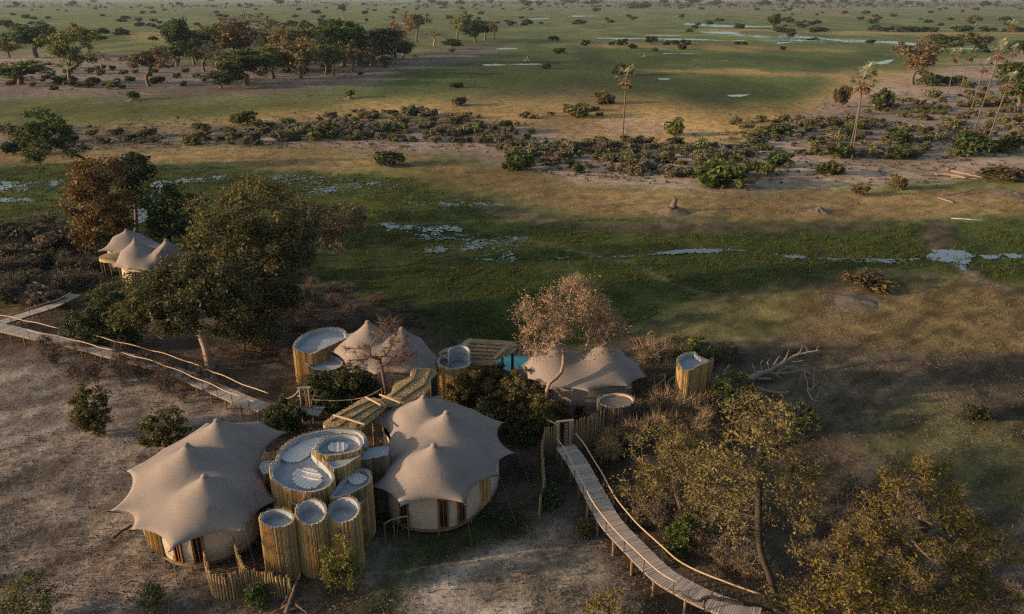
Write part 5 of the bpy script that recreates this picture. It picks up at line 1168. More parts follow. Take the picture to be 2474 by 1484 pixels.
BUSHES = [  # surveyed single bushes
 (2250, 208, 173, 46, GRN, 'green bush below the rust coloured tree'), (2302, 208, 182, 56, GRN, 'wide green bush beside the palm trunks'), (2031, 260, 200, 36, BRN, 'brown bush behind the twin palms'), (2130, 266, 210, 50, GRN, 'green bush behind the twin palms'),
 (1629, 328, 286, 44, OLV, 'lone round olive bush on the golden grass beside the dry pan'), (1875, 324, 297, 62, GRN, 'green bush at the head of the scrub island'), (2172, 352, 309, 78, GRN, 'broad green bush in dense scrub'), (2347, 375, 312, 80, GRN, 'broad green bush below the leaning palm'), (2440, 368, 316, 78, GRN, 'green bush at the far end of the scrub island'),
 (1259, 412, 366, 58, GRN, 'bright green bush on pale sand at the near end of the scrub'), (1729, 448, 388, 115, GRN, 'widest green bush at the sandy shore'), (1218, 319, 289, 38, GRN, 'small dark green bush in the grey scrub'), (945, 398, 362, 66, GRN, 'green bush topping a sandy mound'), (1392, 417, 390, 32, GRN, 'small green bush on pale sand'),
 (1396, 284, 252, 58, OLV, 'olive bush clump on the golden grass'), (1872, 402, 365, 56, GRN, 'green bush behind the widest bush'), (1839, 422, 390, 60, OLV, 'low olive bush on sand'), (2022, 382, 342, 64, GRN, 'green bush at the foot of the twin palms'), (2002, 423, 386, 64, GRN, 'round green bush in front of the twin palms'), (2176, 384, 354, 52, GRN, 'green bush in front of the broad green bush'),
 (2172, 458, 423, 38, BRN, 'brown bush on bare soil near the crossed logs'), (2077, 473, 447, 42, BRN, 'low brown bush on bare soil'), (597, 303, 265, 58, OLV, 'lone round dark bush on the golden strip'), (1461, 250, 217, 46, BRN, 'brown round bush beside the single palm'), (1507, 183, 154, 40, DKG, 'dark bush behind the single palm crown'), (1109, 254, 231, 40, BRN, 'bush on a small mound in golden grass'), (845, 236, 215, 30, OLV, 'small bush on a mound beside the woodland'), (320, 240, 218, 28, OLV, 'small bush on a mound on the grey bank'),
 (800, 330, 292, 72, GRN, 'large green bush in the grey scrub belt'), (1100, 212, 198, 26, DKG, 'tiny dark bush alone in the marsh'), (1318, 166, 152, 24, DKG, 'tiny bush beside the white pool'), (30, 375, 340, 60, DKG, 'dark bush under the leaning green tree'), (2435, 434, 405, 110, BRN, 'brown brush pile beside the crossed logs'), (2085, 690, 645, 110, BRN, 'brown bush crowning a grassy mound in the meadow'),
]
for i, (bx, by, ty, w, tint, lab) in enumerate(BUSHES):
    put(SCRUB[i % 5], 'green_bush', lab, 'bush', (bx, by), ty, w, jit(tint, 0.15), None, RD)
def inpoly(x, y, poly):
    k = False
    for i in range(len(poly)):
        a, b = poly[i], poly[i-1]
        if (a[1] > y) != (b[1] > y) and x < (b[0]-a[0])*(y-a[1])/(b[1]-a[1])+a[0]: k = not k
    return k
def scatter(poly, n, protos, name, label, category, group, w, tints, hk=0.62, tw=(0.14, 0.10, 0.075), gap=0.5):
    xs = [p[0] for p in poly]; ysn = [p[1] for p in poly]; placed = []; tries = 0
    while len(placed) < n and tries < n*60:
        tries += 1; x, y = RD.uniform(min(xs), max(xs)), RD.uniform(min(ysn), max(ysn))
        if not inpoly(x, y, poly): continue
        if float(fbm(x/45.0, y/16.0, 55, 3)) < 0.36: continue
        ww = (w[0]+(w[1]-w[0])*RD.random()**1.3)*(0.6+0.4*(y+8)/360.0 if y < 400 else 1.0)
        if any(abs(x-a) < (ww+c)*gap*0.5 and abs(y-b)*2.6 < (ww+c)*gap*0.5 for a, b, c in placed): continue
        placed.append((x, y, ww))
    ms = sorted(q[2] for q in placed); ms = ms[len(ms)//2] if ms else 0
    for x, y, ww in sorted(placed, key=lambda q: q[1]):
        t0 = RD.choice(tints); lab = ' '.join(q for q in ('large' if ww > ms else 'small', colour_word(t0) if len(tints) > 1 else '', label, relation(x, y), near_mark(x, y)) if q)
        put(RD.choice(protos), name, lab, category, (x, y), y-ww*hk*RD.uniform(0.8, 1.2), ww, jit(t0, 0.3), group, RD, tw)
    return len(placed)
SG, SB, SO = (0.104, 0.098, 0.056), (0.128, 0.108, 0.066), (0.094, 0.100, 0.038)
scatter([(200, 305), (600, 318), (850, 270), (1000, 268), (1200, 290), (1290, 310), (1290, 350), (1000, 345), (850, 340), (600, 352), (300, 350)], 190, SCRUB, 'scrub_bush', 'belt scrub bush', 'scrub bush', 'scrub bushes of the sandy belt', (11, 42), [SG, SB, SO, SG], gap=0.5)
scatter([(1170, 330), (1280, 345), (1500, 345), (1800, 350), (1850, 300), (1790, 430), (1600, 430), (1400, 405), (1250, 400)], 190, SCRUB, 'island_scrub', 'island scrub bush', 'island scrub', 'scrub on the palm island sand', (12, 44), [SG, SB, SG, SO], gap=0.5)
scatter([(1760, 290), (2010, 270), (2100, 235), (2474, 190), (2490, 370), (2250, 385), (2000, 380), (1850, 370), (1780, 330)], 290, SCRUB, 'palm_scrub', 'palm scrub bush', 'palm scrub', 'dense scrub under the palms', (10, 38), [SG, SO, SB, SO], gap=0.45)
scatter([(0, 170), (300, 165), (500, 165), (700, 165), (950, 145), (1100, 112), (1200, 108), (1000, 150), (880, 185), (600, 190), (450, 210), (300, 215), (0, 225)], 75, SCRUB, 'understory_bush', 'understory bush', 'understory bush', 'bushes under the woodland', (16, 36), [DKG, SG, SO, OLV])
scatter([(0, 300), (180, 305), (380, 318), (380, 350), (0, 360)], 16, SCRUB, 'bank_bush', 'bank scrub bush', 'bank bush', 'bushes on the brown bank', (26, 46), [SG, SB, DKG])
scatter([(1300, 255), (1450, 250), (1450, 290), (1250, 292)], 7, SCRUB, 'pan_bush', 'scrub bush on golden grass', 'pan bush', 'bushes on the golden grass', (18, 34), [SG, SB])
# bushes of the open plain
for band, n, w in (([(0, 28), (2474, 28), (2474, 62), (0, 70)], 80, (11, 24)), ([(0, 62), (420, 62), (420, 100), (0, 95)], 16, (20, 36)), ([(1210, 60), (2474, 50), (2474, 112), (1300, 130)], 30, (14, 28)), ([(0, 10), (2474, 10), (2474, 28), (0, 28)], 95, (9, 20))):
    xs = [p[0] for p in band]; ysn = [p[1] for p in band]
    for _ in range(n):
        x, y = RD.uniform(min(xs), max(xs)), RD.uniform(min(ysn), max(ysn)); ww = RD.uniform(*w)*(0.5+0.5*min(1, y/60))
        put(RD.choice(SCRUB), 'plain_bush', ('wide' if ww > (w[0]+w[1])/2*(0.5+0.5*min(1, y/60)) else 'tiny')+' dark plain bush '+relation(x, y)+' '+near_mark(x, y), 'plain bush', (x, y), y-ww*0.55, ww, jit(DKG, 0.2), 'bushes dotted over the plain', RD)
for x0, x1, y, n in ((2095, 2474, 76, 26), (1880, 2000, 78, 8), (1380, 1800, 108, 8), (640, 790, 62, 10), (1500, 1560, 20, 4)):
    for _ in range(n):
        x = RD.uniform(x0, x1); ww = RD.uniform(18, 34)*0.8
        put(RD.choice(SCRUB), 'strip_bush', 'dark bush in a row '+relation(x, y)+' '+near_mark(x, y), 'strip bush', (x, y+RD.uniform(-1.5, 1.5)), y-ww*0.55, ww, jit(DKG, 0.2), 'bushes in rows on the plain', RD)
for _ in range(95):
    x = RD.uniform(-20, 2494) if RD.random() < 0.35 else RD.uniform(1250, 2494); y = RD.uniform(3.5, 19); ww = RD.uniform(9, 22)
    put(RD.choice(PT['dense']), 'distant_tree', 'hazy tree of the far woodland along the horizon', 'distant tree', (x, y), y-ww*RD.uniform(0.6, 1.0), ww, jit(DKG, 0.2), 'trees along the horizon', RD)
# far off wood that reads as one mass
q = np.random.default_rng(3); nW = 5200
wx = q.uniform(-3800, 3800, nW); wy = q.uniform(2600, 6500, nW); dens = fbm(wx/500, wy/900, 15, 3) + np.where(wx > 300, 0.08, 0)
ok_ = dens > 0.54; wx, wy = wx[ok_], wy[ok_]; k_ = 10
cc = np.stack([np.repeat(wx, k_), np.repeat(wy, k_), np.full(len(wx)*k_, 4.0)], -1)
V_, F_ = leaf_quads(cc, np.full(len(cc), 7.0), 2.6, q, flat=0.7)
obj('far_woodland', npmesh('far_woodland', V_, F_, M_LEAF), color=(0.03, 0.038, 0.016), kind='stuff', label='far off wood merging into one mass along the horizon', category='woodland')

# ------------------------------------------------------------------ dry brush near the camp
scatter([(-20, 560), (120, 560), (240, 620), (250, 700), (150, 740), (-20, 760)], 40, DRYL+SCRUB[:1], 'dry_thicket', 'grey thicket bush', 'dry thicket', 'dry thicket by the distant tents', (60, 100), [(0.06, 0.06, 0.032), (0.075, 0.06, 0.04)], 0.6, (0.10, 0.08, 0.06))
scatter([(700, 650), (860, 690), (1000, 760), (1060, 800), (900, 790), (700, 870), (560, 880), (640, 780)], 46, DRY, 'brown_brush', 'low bare brown brush', 'brown brush', 'brown brush beside the grove', (34, 60), [GRB], 0.5, (0.115, 0.078, 0.058))
scatter([(60, 850), (180, 850), (380, 900), (560, 960), (450, 985), (330, 950), (150, 930)], 22, DRY, 'bare_sapling', 'thin leafless sapling', 'sapling', 'leafless saplings by the long boardwalk', (30, 50), [GRB], 1.3, (0.11, 0.08, 0.062))
scatter([(1540, 900), (1640, 930), (1720, 980), (1740, 1060), (1640, 1080), (1540, 1060), (1460, 1130), (1450, 1080), (1530, 1000)], 52, DRYL, 'straw_brush', 'straw coloured dry brush', 'dry brush', 'straw coloured brush by the pole fence', (55, 95), [(0.12, 0.085, 0.03)], 0.85, (0.27, 0.19, 0.115))
scatter([(1500, 1150), (1640, 1130), (1800, 1250), (1830, 1420), (1700, 1350), (1560, 1270)], 34, DRYL, 'tangled_brush', 'tangled grey brush', 'tangled brush', 'tangled brush along the curved boardwalk', (50, 95), [(0.10, 0.08, 0.025)], 0.7, (0.20, 0.155, 0.115))
scatter([(1540, 850), (1640, 840), (1800, 860), (1640, 890)], 9, DRYL, 'meadow_brush', 'dry meadow brush', 'meadow brush', 'brush at the meadow edge', (50, 90), [(0.06, 0.05, 0.02)], 0.6, (0.12, 0.09, 0.06))
scatter([(1940, 1200), (2120, 1150), (2330, 1220), (2440, 1400), (2474, 1484), (2250, 1484), (2000, 1400)], 26, DRYL, 'clearing_brush', 'grey twiggy brush', 'clearing brush', 'brush in the brown clearing', (60, 110), [(0.10, 0.078, 0.024)], 0.55, (0.135, 0.105, 0.085))
scatter([(690, 880), (740, 870), (760, 960), (700, 950)], 5, DRY, 'drum_brush', 'bare brush', 'drum brush', 'brush by the large drum', (40, 60), [GRB], 0.9, (0.10, 0.075, 0.055))

# ------------------------------------------------------------------ palms
def palm_meshes(seed, h=16.0):
    rng = np.random.default_rng(seed); mb = MB(); lean = rng.uniform(-.5, .5, 2)
    pts = [(lean[0]*(t**2)*1.2, lean[1]*t*t, h*t) for t in np.linspace(0, 1, 9)]
    mb.tube(pts, [0.30, .22, .20, .19, .2, .21, .2, .19, .17], 7); tm = mb.mesh('trunk', M_BARK, True)
    top = np.array(pts[-1]); V, F = [], []; o = 0
    def fan(c, d, R, n, droop):
        nonlocal o
        d = d/np.linalg.norm(d); s = np.cross(d, (0, 0, 1)); s /= np.linalg.norm(s)+1e-9; u = np.cross(s, d)
        for a in np.linspace(-1.25, 1.25, n):
            e = d*math.cos(a)+s*math.sin(a)*1.0 + u*0.12*math.cos(a*2); tip = c+e*R*rng.uniform(.85, 1.1)+np.array((0, 0, -droop*R*abs(math.sin(a))-droop*R*.3))
            w = np.cross(e, u); w = w/(np.linalg.norm(w)+1e-9)*0.075*R; m = c+(tip-c)*.55
            V.extend([c, m-w, tip, m+w]); F.append((o, o+1, o+2, o+3)); o += 4
    for _ in range(20):
        a = rng.uniform(0, 6.28); el = rng.uniform(-.25, 1.1); d = np.array((math.cos(a)*math.cos(el), math.sin(a)*math.cos(el), math.sin(el)))
        c = top+d*rng.uniform(1.0, 1.7); w = np.cross(d, (0, 0, 1)); w = w/np.linalg.norm(w)*.035
        V.extend([top-w, top+w, c+w, c-w]); F.append((o, o+1, o+2, o+3)); o += 4
        fan(c, d, rng.uniform(.85, 1.15), 13, .35)
    cm = npmesh('crown', np.array(V), np.array(F), M_PALM); V, F, o = [], [], 0
    for _ in range(16):
        a = rng.uniform(0, 6.28); d = np.array((math.cos(a)*.5, math.sin(a)*.5, -rng.uniform(.7, 1.3))); c = top+d*rng.uniform(.6, 1.1); fan(c, d, rng.uniform(.9, 1.4), 6, .1)
    return tm, cm, npmesh('dead_fronds', np.array(V), np.array(F), M_DRYF)
M_DRYF = mat('dry_frond', (0.15, 0.098, 0.055), 0.85, 0.2, 1.0, island=0.4)
PALMS = [palm_meshes(60+i) for i in range(3)]
def palm(label, basep, topy, crown, dx=0.0, group=None):
    B = G(*basep); B.z = ground_z(B.x, B.y); h = HT(B, topy); t = thing('palm_tree', B, label, 'palm tree', group); pm = PALMS[len(label) % 3]
    s = WM(B, crown)/3.8; k = h/16.6/1.04
    a = obj('trunk', pm[0], t, loc=(0, 0, 0), scale=(0.85, 0.85, k))
    tp = a.data.vertices[len(a.data.vertices)-3].co
    for nm, me in (('crown', pm[1]), ('dead_fronds', pm[2])):
        o = obj(nm, me, t, loc=(0, 0, 16.0*(k-s)), scale=(s, s, s))
    t.rotation_euler = (0, dx, 0)
palm('single tall palm standing alone on the golden grass', (1503, 350), 172, 52, 0.02)
palm('taller of the twin palms rising from dense scrub', (2058, 386), 172, 66, -0.01); palm('shorter twin palm with shaggy dead fronds', (2052, 372), 186, 54, 0.05)
for lab, bx, by, ty, cw, dx in (('palm with a thin straight trunk behind the rust coloured tree', 2290, 228, 128, 34, 0.03), ('palm with leaning trunk beyond the green bushes', 2318, 225, 124, 34, 0.08), ('palm with pale hanging fronds in the palm row', 2345, 270, 148, 34, 0.10), ('tallest leaning palm in the palm row', 2355, 312, 106, 42, 0.12), ('palm behind the tallest leaning palm', 2380, 250, 100, 36, 0.06), ('palm with curved trunk nearest the broad green bush', 2384, 348, 180, 44, 0.14), ('far palm with twin crown near the last channel', 2427, 117, 56, 24, 0.04), ('second far palm near the last channel', 2432, 118, 60, 22, 0.10), ('palm with bleached fronds beside the sandy track', 2433, 183, 116, 30, 0.04), ('short palm with drooping crown beside the large green tree', 2478, 330, 250, 50, 0.02)):
    palm(lab, (bx, by), ty, cw, dx)

# ------------------------------------------------------------------ mounds, dead wood
def mound(label, cp, wpx, hm, seed, stump=None):
    B = G(*cp); w = WM(B, wpx)/2; rng = np.random.default_rng(seed); R, K = 14, 40; vs = []
    for r in range(R+1):
        s = r/R
        for k in range(K):
            a = 2*math.pi*k/K; rad = w*s*(1+0.22*(float(vnoise(math.cos(a)*2+seed, math.sin(a)*2, seed))-.5))
            z = hm*(math.exp(-3.2*s*s)-math.exp(-3.2))*(1+1.5*(float(fbm(math.cos(a)*4*s+seed*3, math.sin(a)*4*s, 7, 4))-.5)) - 0.25*s*s
            vs.append((rad*math.cos(a), rad*math.sin(a), z))
    q = MB(); q.add(vs, [(r*K+k, r*K+(k+1) % K, (r+1)*K+(k+1) % K, (r+1)*K+k) for r in range(R) for k in range(K)])
    t = thing('termite_mound', (B.x, B.y, 0.0), label, 'mound'); obj('soil', q.mesh('soil', M_MOUND, True), t, loc=(0, 0, 0))
    if stump:
        q = MB(); q.tube([(0, 0, hm*.5), (.1, 0, hm+.5), (.35, 0, hm+1.4), (.3, 0, hm+stump)], [.8, .5, .36, .25], 8); obj('spire', q.mesh('spire', M_MOUND, True), t, loc=(0, 0, 0))
mound('termite mound with a broken stump on the meadow edge', (1625, 512), 110, 0.9, 1, 1.1)
mound('low grey mound on the golden meadow', (1978, 512), 80, 0.7, 2); mound('wide grassy mound in the meadow below the stream', (2065, 730), 170, 0.4, 3)
mound('sandy mound under the green bush', (945, 402), 80, 0.9, 4); mound('small mound under the marsh bush', (1107, 256), 46, 0.7, 5); mound('small mound at the woodland edge', (845, 239), 44, 0.7, 6); mound('small mound on the grey bank', (322, 243), 50, 0.8, 7)
mound('white tipped mound in the distant marsh', (1275, 146), 36, 0.9, 8, 1.4); mound('brown mound in the marsh', (1558, 137), 28, 0.8, 9, 1.5); mound('pale sandy mound at the end of the scrub island', (2460, 318), 60, 1.2, 10); mound('rounded mound beside the brush pile', (2440, 470), 120, 0.6, 11)
def deadwood(label, paths, name='dead_branch', m=None, category='dead wood', thin=0.62, k=6):
    """paths: list of [(px,py,height,radius)...]; the first is the stem, the others its limbs"""
    root = None
    for i, p in enumerate(paths):
        P_ = [G(x, y, z) for x, y, z, r in p]
        if root is None: root = thing(name, (P_[0].x, P_[0].y, 0), label, category)
        q = MB(); c = cr(P_, 4, False); rr = np.interp(np.linspace(0, 1, len(c)), np.linspace(0, 1, len(p)), [v[3]*thin for v in p])
        rnd = random.Random(i); c = [v+Vector((rnd.gauss(0, .03), rnd.gauss(0, .03), rnd.gauss(0, .03))) for v in c]
        q.tube(c, list(rr), k if rr.max() > .05 else 4); q.build('stem' if i == 0 else 'limb', m or M_DEAD, root, smooth=True)
    return root
def z6(*pts): return [(1490.9+0.22057*x, 763.6+0.22057*y, z, r) for x, y, z, r in pts]
def z7(*pts): return [(1272.7+0.3386*x, 981.8+0.3386*y, z, r) for x, y, z, r in pts]
deadwood('fallen dead tree with bleached limbs lying beside the green bush', thin=0.6, paths=[z6((1450, 690, .4, .55), (1560, 630, .7, .5), (1680, 590, .8, .36), (1820, 510, 1.2, .3), (1950, 440, 1.5, .24), (2090, 395, 1.9, .17), (2230, 375, 2.2, .05)), z6((1960, 435, 1.5, .1), (2010, 380, 2.1, .06), (2030, 330, 2.5, .03)), z6((1880, 480, 1.3, .1), (1960, 500, 1.2, .07), (2060, 480, 1.4, .03)), z6((1600, 610, .7, .12), (1570, 540, 1.3, .07), (1600, 480, 1.8, .03)), z6((1750, 550, 1.0, .1), (1840, 560, .9, .07), (1960, 530, 1.1, .03)), 
  z6((1690, 580, .8, .16), (1740, 500, 1.4, .1), (1785, 435, 1.8, .04)), z6((1820, 510, 1.2, .13), (1860, 430, 1.9, .08), (1888, 365, 2.4, .03)), z6((1660, 580, .8, .1), (1650, 500, 1.4, .07), (1690, 460, 1.6, .03)), z6((1540, 640, .7, .12), (1490, 560, 1.2, .07), (1485, 520, 1.4, .03)),
  z6((1660, 620, .6, .2), (1760, 630, .5, .16), (1900, 620, .4, .15), (2040, 600, .5, .12), (2140, 645, .3, .05)), z6((1760, 630, .5, .13), (1800, 590, .9, .1), (1900, 560, 1.0, .08), (2000, 575, .9, .05)), z6((1740, 640, .5, .14), (1810, 690, .2, .08)), z6((2180, 390, 2.0, .08), (2205, 325, 2.4, .03)), z6((2100, 395, 1.9, .07), (2050, 325, 2.4, .03)), z6((1500, 680, .3, .3), (1680, 690, .3, .2))])
deadwood('thin bleached dead branches lying in an arc on the meadow', [z6((2040, 560, 1.2, .05), (2060, 640, .9, .07), (2085, 720, .6, .08), (2090, 800, .3, .1), (2120, 890, .15, .12), (2190, 935, .1, .12)), z6((2165, 575, 1.6, .03), (2155, 680, 1, .06), (2150, 780, .4, .08), (2100, 815, .3, .1)), z6((2090, 810, .3, .08), (2180, 760, .5, .07), (2260, 700, .7, .06), (2300, 680, .6, .05), (2250, 630, .9, .03)), z6((2170, 910, .1, .1), (2215, 830, .6, .06), (2265, 810, .8, .03)), z6((1985, 760, .1, .05), (2015, 660, .7, .04), (2040, 570, 1.2, .03)), z6((1985, 755, .1, .05), (2070, 690, .5, .04))])
deadwood('smooth dead log lying below the fallen tree', [z6((1465, 735, .3, .08), (1560, 790, .2, .16), (1680, 830, .15, .2), (1800, 845, .15, .2), (1885, 830, .2, .1))])
deadwood('crossed dead branches on the meadow behind the tall reed tower', [z6((1085, 450, .2, .08), (1160, 410, .3, .12), (1230, 355, .6, .1)), z6((1190, 400, .3, .1), (1290, 405, .2, .1), (1410, 410, .1, .04))])
deadwood('pale root tangle beside the green bush', [z6((1150, 650, .1, .1), (1190, 590, .5, .14), (1230, 530, 1.0, .12)), z6((1200, 590, .5, .1), (1260, 530, 1.0, .05)), z6((1180, 640, .2, .1), (1240, 580, .5, .05))])
deadwood('dark broken branch fallen across the curved boardwalk', [z7((1560, 1405, 1.7, .22), (1420, 1385, 1.9, .2), (1300, 1360, 2.0, .17), (1220, 1390, 1.9, .13), (1150, 1370, 1.9, .08), (1090, 1320, 2.0, .05), (1000, 1310, 1.9, .03)), z7((1290, 1365, 2.0, .12), (1260, 1430, 1.5, .1), (1290, 1490, 1.0, .06)), z7((1310, 1355, 2.0, .1), (1340, 1290, 2.5, .06), (1280, 1270, 2.7, .03)), z7((1160, 1375, 1.9, .06), (1150, 1320, 2.2, .04), (1220, 1290, 2.4, .02)), z7((1400, 1385, 1.9, .1), (1380, 1300, 2.6, .05), (1300, 1310, 2.6, .02)), z7((1560, 1405, 1.7, .2), (1700, 1440, 1.0, .16), (1800, 1500, .3, .12))], m=M_BARKD)
z1 = lambda *pts: [(254.5+0.3387*x, 981.8+0.3387*y, z, r) for x, y, z, r in pts]
deadwood('reddish uprooted stump at the end of the log stockade', [z1((1290, 1470, .1, .42), (1318, 1390, .5, .34), (1345, 1300, .9, .24), (1362, 1260, 1.1, .2), (1390, 1200, 1.6, .06)), z1((1330, 1400, .5, .25), (1240, 1450, .2, .18), (1180, 1490, .1, .1)), z1((1330, 1380, .5, .22), (1400, 1440, .3, .15), (1450, 1480, .1, .08)), z1((1300, 1350, .7, .16), (1260, 1420, .3, .1))], thin=0.45, m=mat('red_bark', (0.12, 0.08, 0.06), 0.95, 0.4, 6.0, bump=0.6), name='uprooted_stump', category='stump')
deadwood('leaning survey stake and thin poles in front of the orange lit wall', [z1((485, 1060, 1.6, .05), (500, 1190, .7, .055), (512, 1265, 0, .06)), z1((360, 1340, .1, .05), (495, 1195, .7, .05))], m=M_STILT, name='wooden_stake', category='stake')
deadwood('long thin branch lying on the dusty ground below the tent', [z1((95, 1320, .1, .05), (200, 1345, .15, .06), (320, 1370, .1, .04)), z1((110, 1300, .1, .08), (150, 1260, .2, .1), (240, 1250, .1, .05))])
deadwood('forked pale dead sapling on the dusty ground', [[(210, 1412, .1, .05), (222, 1390, .5, .05), (212, 1365, 1.0, .03)], [(222, 1392, .5, .04), (230, 1378, .7, .02)]])
deadwood('short dark log beside the tent guy rope', [[(272, 1300, .15, .14), (292, 1285, .15, .15), (318, 1268, .15, .14)]], m=M_BARKD)
deadwood('curved bleached branch on the dusty ground', [[(290, 1152, .05, .04), (296, 1130, .3, .05), (300, 1115, .6, .02)]]); deadwood('small bleached branch near the tent corner', [[(288, 1240, .05, .06), (298, 1228, .3, .05), (312, 1218, .3, .02)]])
z8_ = lambda *pts: [(1672.7+0.41656*x, 181.8+0.41656*y, z, r) for x, y, z, r in pts]
deadwood('pile of crossed orange lit logs at the shore of the scrub island', [z8_((1405, 575, .5, .3), (1480, 575, .6, .4), (1590, 595, .4, .3)), z8_((1475, 550, .6, .35), (1530, 535, .9, .3)), z8_((1500, 555, .7, .35), (1600, 575, .6, .35), (1690, 595, .3, .2)), z8_((1500, 590, .3, .2), (1670, 605, .2, .15))], m=M_BARKP)
deadwood('grey log lying on the meadow below the crossed logs', [z8_((1440, 695, .2, .15), (1540, 685, .3, .2), (1630, 665, .5, .25))]); deadwood('short broken log on the meadow edge', [z8_((1425, 710, .4, .2), (1515, 738, .2, .25))]); deadwood('white bleached branch on the green meadow', [z8_((1500, 828, .2, .08), (1590, 835, .3, .1), (1690, 842, .2, .05)), z8_((1590, 835, .3, .07), (1650, 822, .5, .04))], m=M_LATH)
deadwood('pale fallen branch in the middle of the dense scrub', [z8_((1260, 310, .6, .15), (1340, 320, .8, .2), (1400, 318, .8, .12)), z8_((1320, 285, 1.5, .1), (1380, 320, .7, .12))], m=M_BARKP); deadwood('second pale fallen branch in the dense scrub', [z8_((1430, 340, .6, .14), (1500, 335, .8, .18), (1545, 320, 1, .1))], m=M_BARKP); deadwood('pale slanting branch in the scrub at the head of the island', [z8_((370, 270, .5, .14), (410, 245, 1.2, .12), (430, 225, 2, .06))], m=M_BARKP)
deadwood('pale stump beside the widest green bush', [z8_((250, 655, .1, .25), (262, 635, .8, .22), (250, 618, 1.5, .1))], m=M_DEAD, name='tree_stump', category='stump'); deadwood('long grey log at the woodland shore', [[(428, 205, .3, .2), (460, 206, .4, .25), (500, 202, .5, .2)]]); deadwood('pale branch on the grey bank', [[(338, 224, .3, .12), (360, 228, .3, .15), (390, 230, .2, .08)]])

# ------------------------------------------------------------------ grass: tufts nobody could count
def tufts(n, want, mat_, name, label, hgt, seed, box):
    rng = np.random.default_rng(seed); px, py = rng.uniform(box[0], box[2], n), rng.uniform(box[1], box[3], n)
    a, b = (px-CX)/FOC, (py-CY)/FOC; dz = -ST-b*CT; t = -CAMH/dz; x, y = a*t, (CT-b*ST)*t
    C = ground_colour(x, y); keep = want(C) & (rng.random(n) < np.clip((fbm(x/4, y/4, 77, 3)-.25)*2.2, 0, 1)); x, y = x[keep], y[keep]; m = len(x); B = 5
    z = ((fbm(x/6, y/6, 5, 4)-0.5)*0.34)*np.clip((260-y)/160, 0, 1)-0.05
    c = np.repeat(np.stack([x, y, z], -1), B, 0); k = len(c); c[:, :2] += rng.normal(0, .14, (k, 2)); h = hgt*rng.uniform(.5, 1.4, (k, 1))*np.repeat(np.clip(y/90, 1, 2.2), B)[:, None]
    d = rng.normal(0, .35, (k, 3)); d[:, 2] = 1; s = rng.normal(0, 1, (k, 3)); s[:, 2] = 0; s /= np.linalg.norm(s, axis=1)[:, None]; w = 0.035*np.repeat(np.clip(y/90, 1, 2.5), B)[:, None]
    V = np.stack([c-s*w, c+s*w, c+d*h], 1).reshape(-1, 3)
    return obj(name, npmesh(name, V, np.arange(3*k).reshape(k, 3), mat_), kind='stuff', label=label, category='grass')
tufts(60000, lambda C: (C[:, 1] > C[:, 0]*1.08), M_GRASSG, 'marsh_grass', 'dark green marsh grass growing round the pools', 0.30, 1, (-100, 395, 2560, 900))
tufts(40000, lambda C: (C[:, 0] > 0.11) & (C[:, 1] < C[:, 0]*0.80) & (C[:, 2] < C[:, 0]*0.52), M_GRASSD, 'dry_grass', 'golden dry grass on the meadow rises', 0.17, 2, (-100, 240, 2560, 900))
tufts(14000, lambda C: (C[:, 1] > C[:, 0]*1.0), M_GRASSG, 'ground_weed', 'short green weeds on the sand between the tents', 0.11, 3, (800, 1180, 1560, 1500))
tufts(22000, lambda C: (C[:, 0] > 0.05) & (C[:, 0] < 0.24), mat('dry_litter', (0.14, 0.11, 0.085), 0.95, 0.3, 0.3, island=0.4), 'dry_litter', 'dry stalks and litter on the grey dust', 0.10, 4, (-100, 860, 2560, 1500))

# low cover between the scrub bushes, and sticks and clods on the dust
def cover(n, polys, mat_, name, label, size, col, seed, k=14, rad=0.5, cat='ground cover'):
    rng = np.random.default_rng(seed); P_ = []
    for poly in polys:
        xs = [p[0] for p in poly]; ys_ = [p[1] for p in poly]; x = rng.uniform(min(xs), max(xs), n); y = rng.uniform(min(ys_), max(ys_), n)
        keep = (poly_mask(x, y, poly, 40) > rng.random(n)) & (fbm(x/30.0, y/11.0, 66, 3) > 0.42); P_.append(np.stack([x[keep], y[keep]], -1))
    P_ = np.concatenate(P_); a, b = (P_[:, 0]-CX)/FOC, (P_[:, 1]-CY)/FOC; t = -CAMH/(-ST-b*CT); c = np.stack([a*t, (CT-b*ST)*t, np.full(len(t), 0.12)], -1)
    r = np.repeat(rng.uniform(0.5, 1.5, len(c))*rad, k); V, F_ = leaf_quads(np.repeat(c, k, 0), r, size, rng, flat=0.55)
    return obj(name, npmesh(name, V, F_, mat_), color=col, kind='stuff', label=label, category=cat)
cover(1500, [[(200, 300), (900, 268), (1290, 295), (1290, 365), (800, 362), (250, 360)], [(1150, 320), (1500, 340), (1850, 300), (1900, 440), (1600, 445), (1250, 415)], [(1760, 280), (2100, 215), (2490, 150), (2490, 430), (2100, 450), (1850, 420)], [(0, 150), (600, 150), (1100, 110), (900, 190), (450, 215), (0, 230)]], M_LEAF, 'scrub_cover', 'low scrub and dry herbs covering the sand between the bushes', 0.2, (0.105, 0.09, 0.055), 81)
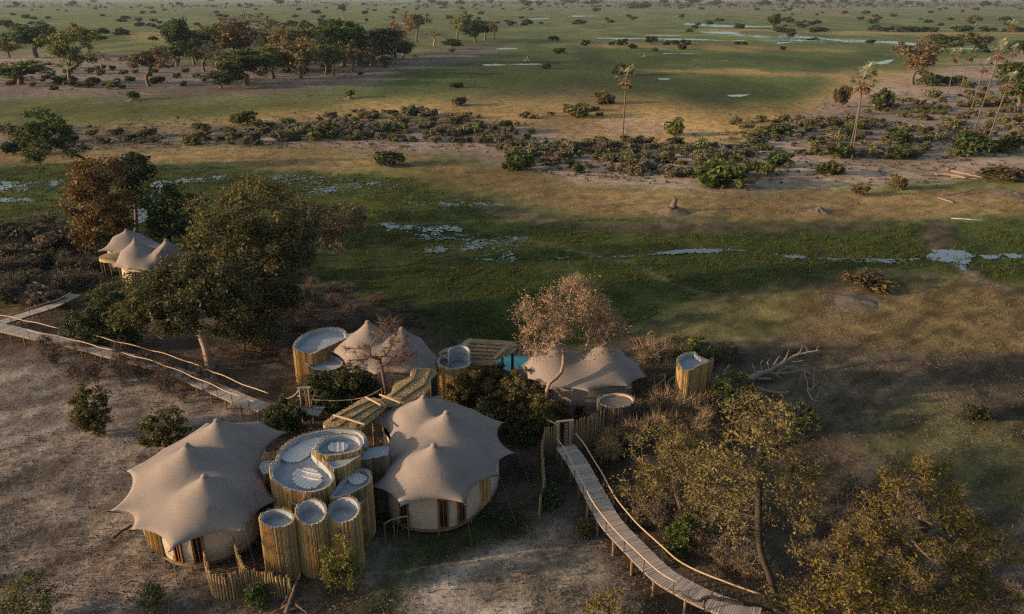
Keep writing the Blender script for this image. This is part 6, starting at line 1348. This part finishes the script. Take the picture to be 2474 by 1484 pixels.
def litter(n, seed, box, name, label, ln, mat_):
    rng = np.random.default_rng(seed); px, py = rng.uniform(box[0], box[2], n), rng.uniform(box[1], box[3], n); a, b = (px-CX)/FOC, (py-CY)/FOC; t = -CAMH/(-ST-b*CT); x, y = a*t, (CT-b*ST)*t
    keep = fbm(x/3, y/3, 99, 3) > 0.47; x, y = x[keep], y[keep]; z = ((fbm(x/6, y/6, 5, 4)-0.5)*0.34)+0.05
    d = rng.normal(0, 1, (len(x), 3)); d[:, 2] = 0.12*np.abs(d[:, 2]); d /= np.linalg.norm(d, axis=1)[:, None]; V, F_ = twig_quads(np.stack([x, y, z], -1), d*3, ln, 0.022, rng)
    return obj(name, npmesh(name, V, F_, mat_), color=(0.12, 0.095, 0.075), kind='stuff', label=label, category='litter')
litter(5500, 5, (-100, 850, 2560, 1500), 'fallen_sticks', 'fallen twigs and sticks scattered over the dust', 0.45, M_TWIGT)
q = np.random.default_rng(17); n_ = 5000; px, py = q.uniform(-100, 2560, n_), q.uniform(850, 1500, n_); a, b = (px-CX)/FOC, (py-CY)/FOC; t = -CAMH/(-ST-b*CT); x, y = a*t, (CT-b*ST)*t
V_, F_ = leaf_quads(np.repeat(np.stack([x, y, ((fbm(x/6, y/6, 5, 4)-0.5)*0.34)+0.03], -1), 3, 0), np.full(n_*3, 0.05), 0.075, q, flat=0.6)
obj('soil_clods', npmesh('soil_clods', V_, F_, M_MOUND), kind='stuff', label='small clods and dung scattered over the dust', category='clods')

# ------------------------------------------------------------------ haze
hz = MB(); hz.box((0, 6000, 24.0), (26000, 14400, 52.0)); ho = hz.build('haze', [], kind='stuff')
hm = bpy.data.materials.new('haze_air'); hm.use_nodes = True; hm.node_tree.nodes.clear()
vp = hm.node_tree.nodes.new('ShaderNodeVolumePrincipled'); vp.inputs['Color'].default_value = (0.62, 0.80, 1.0, 1); vp.inputs['Density'].default_value = 0.000035; vp.inputs['Anisotropy'].default_value = 0.1
mo = hm.node_tree.nodes.new('ShaderNodeOutputMaterial'); hm.node_tree.links.new(vp.outputs[0], mo.inputs['Volume']); ho.data.materials.append(hm)
hm.cycles.volume_sampling = 'DISTANCE'; hm.cycles.homogeneous_volume = True
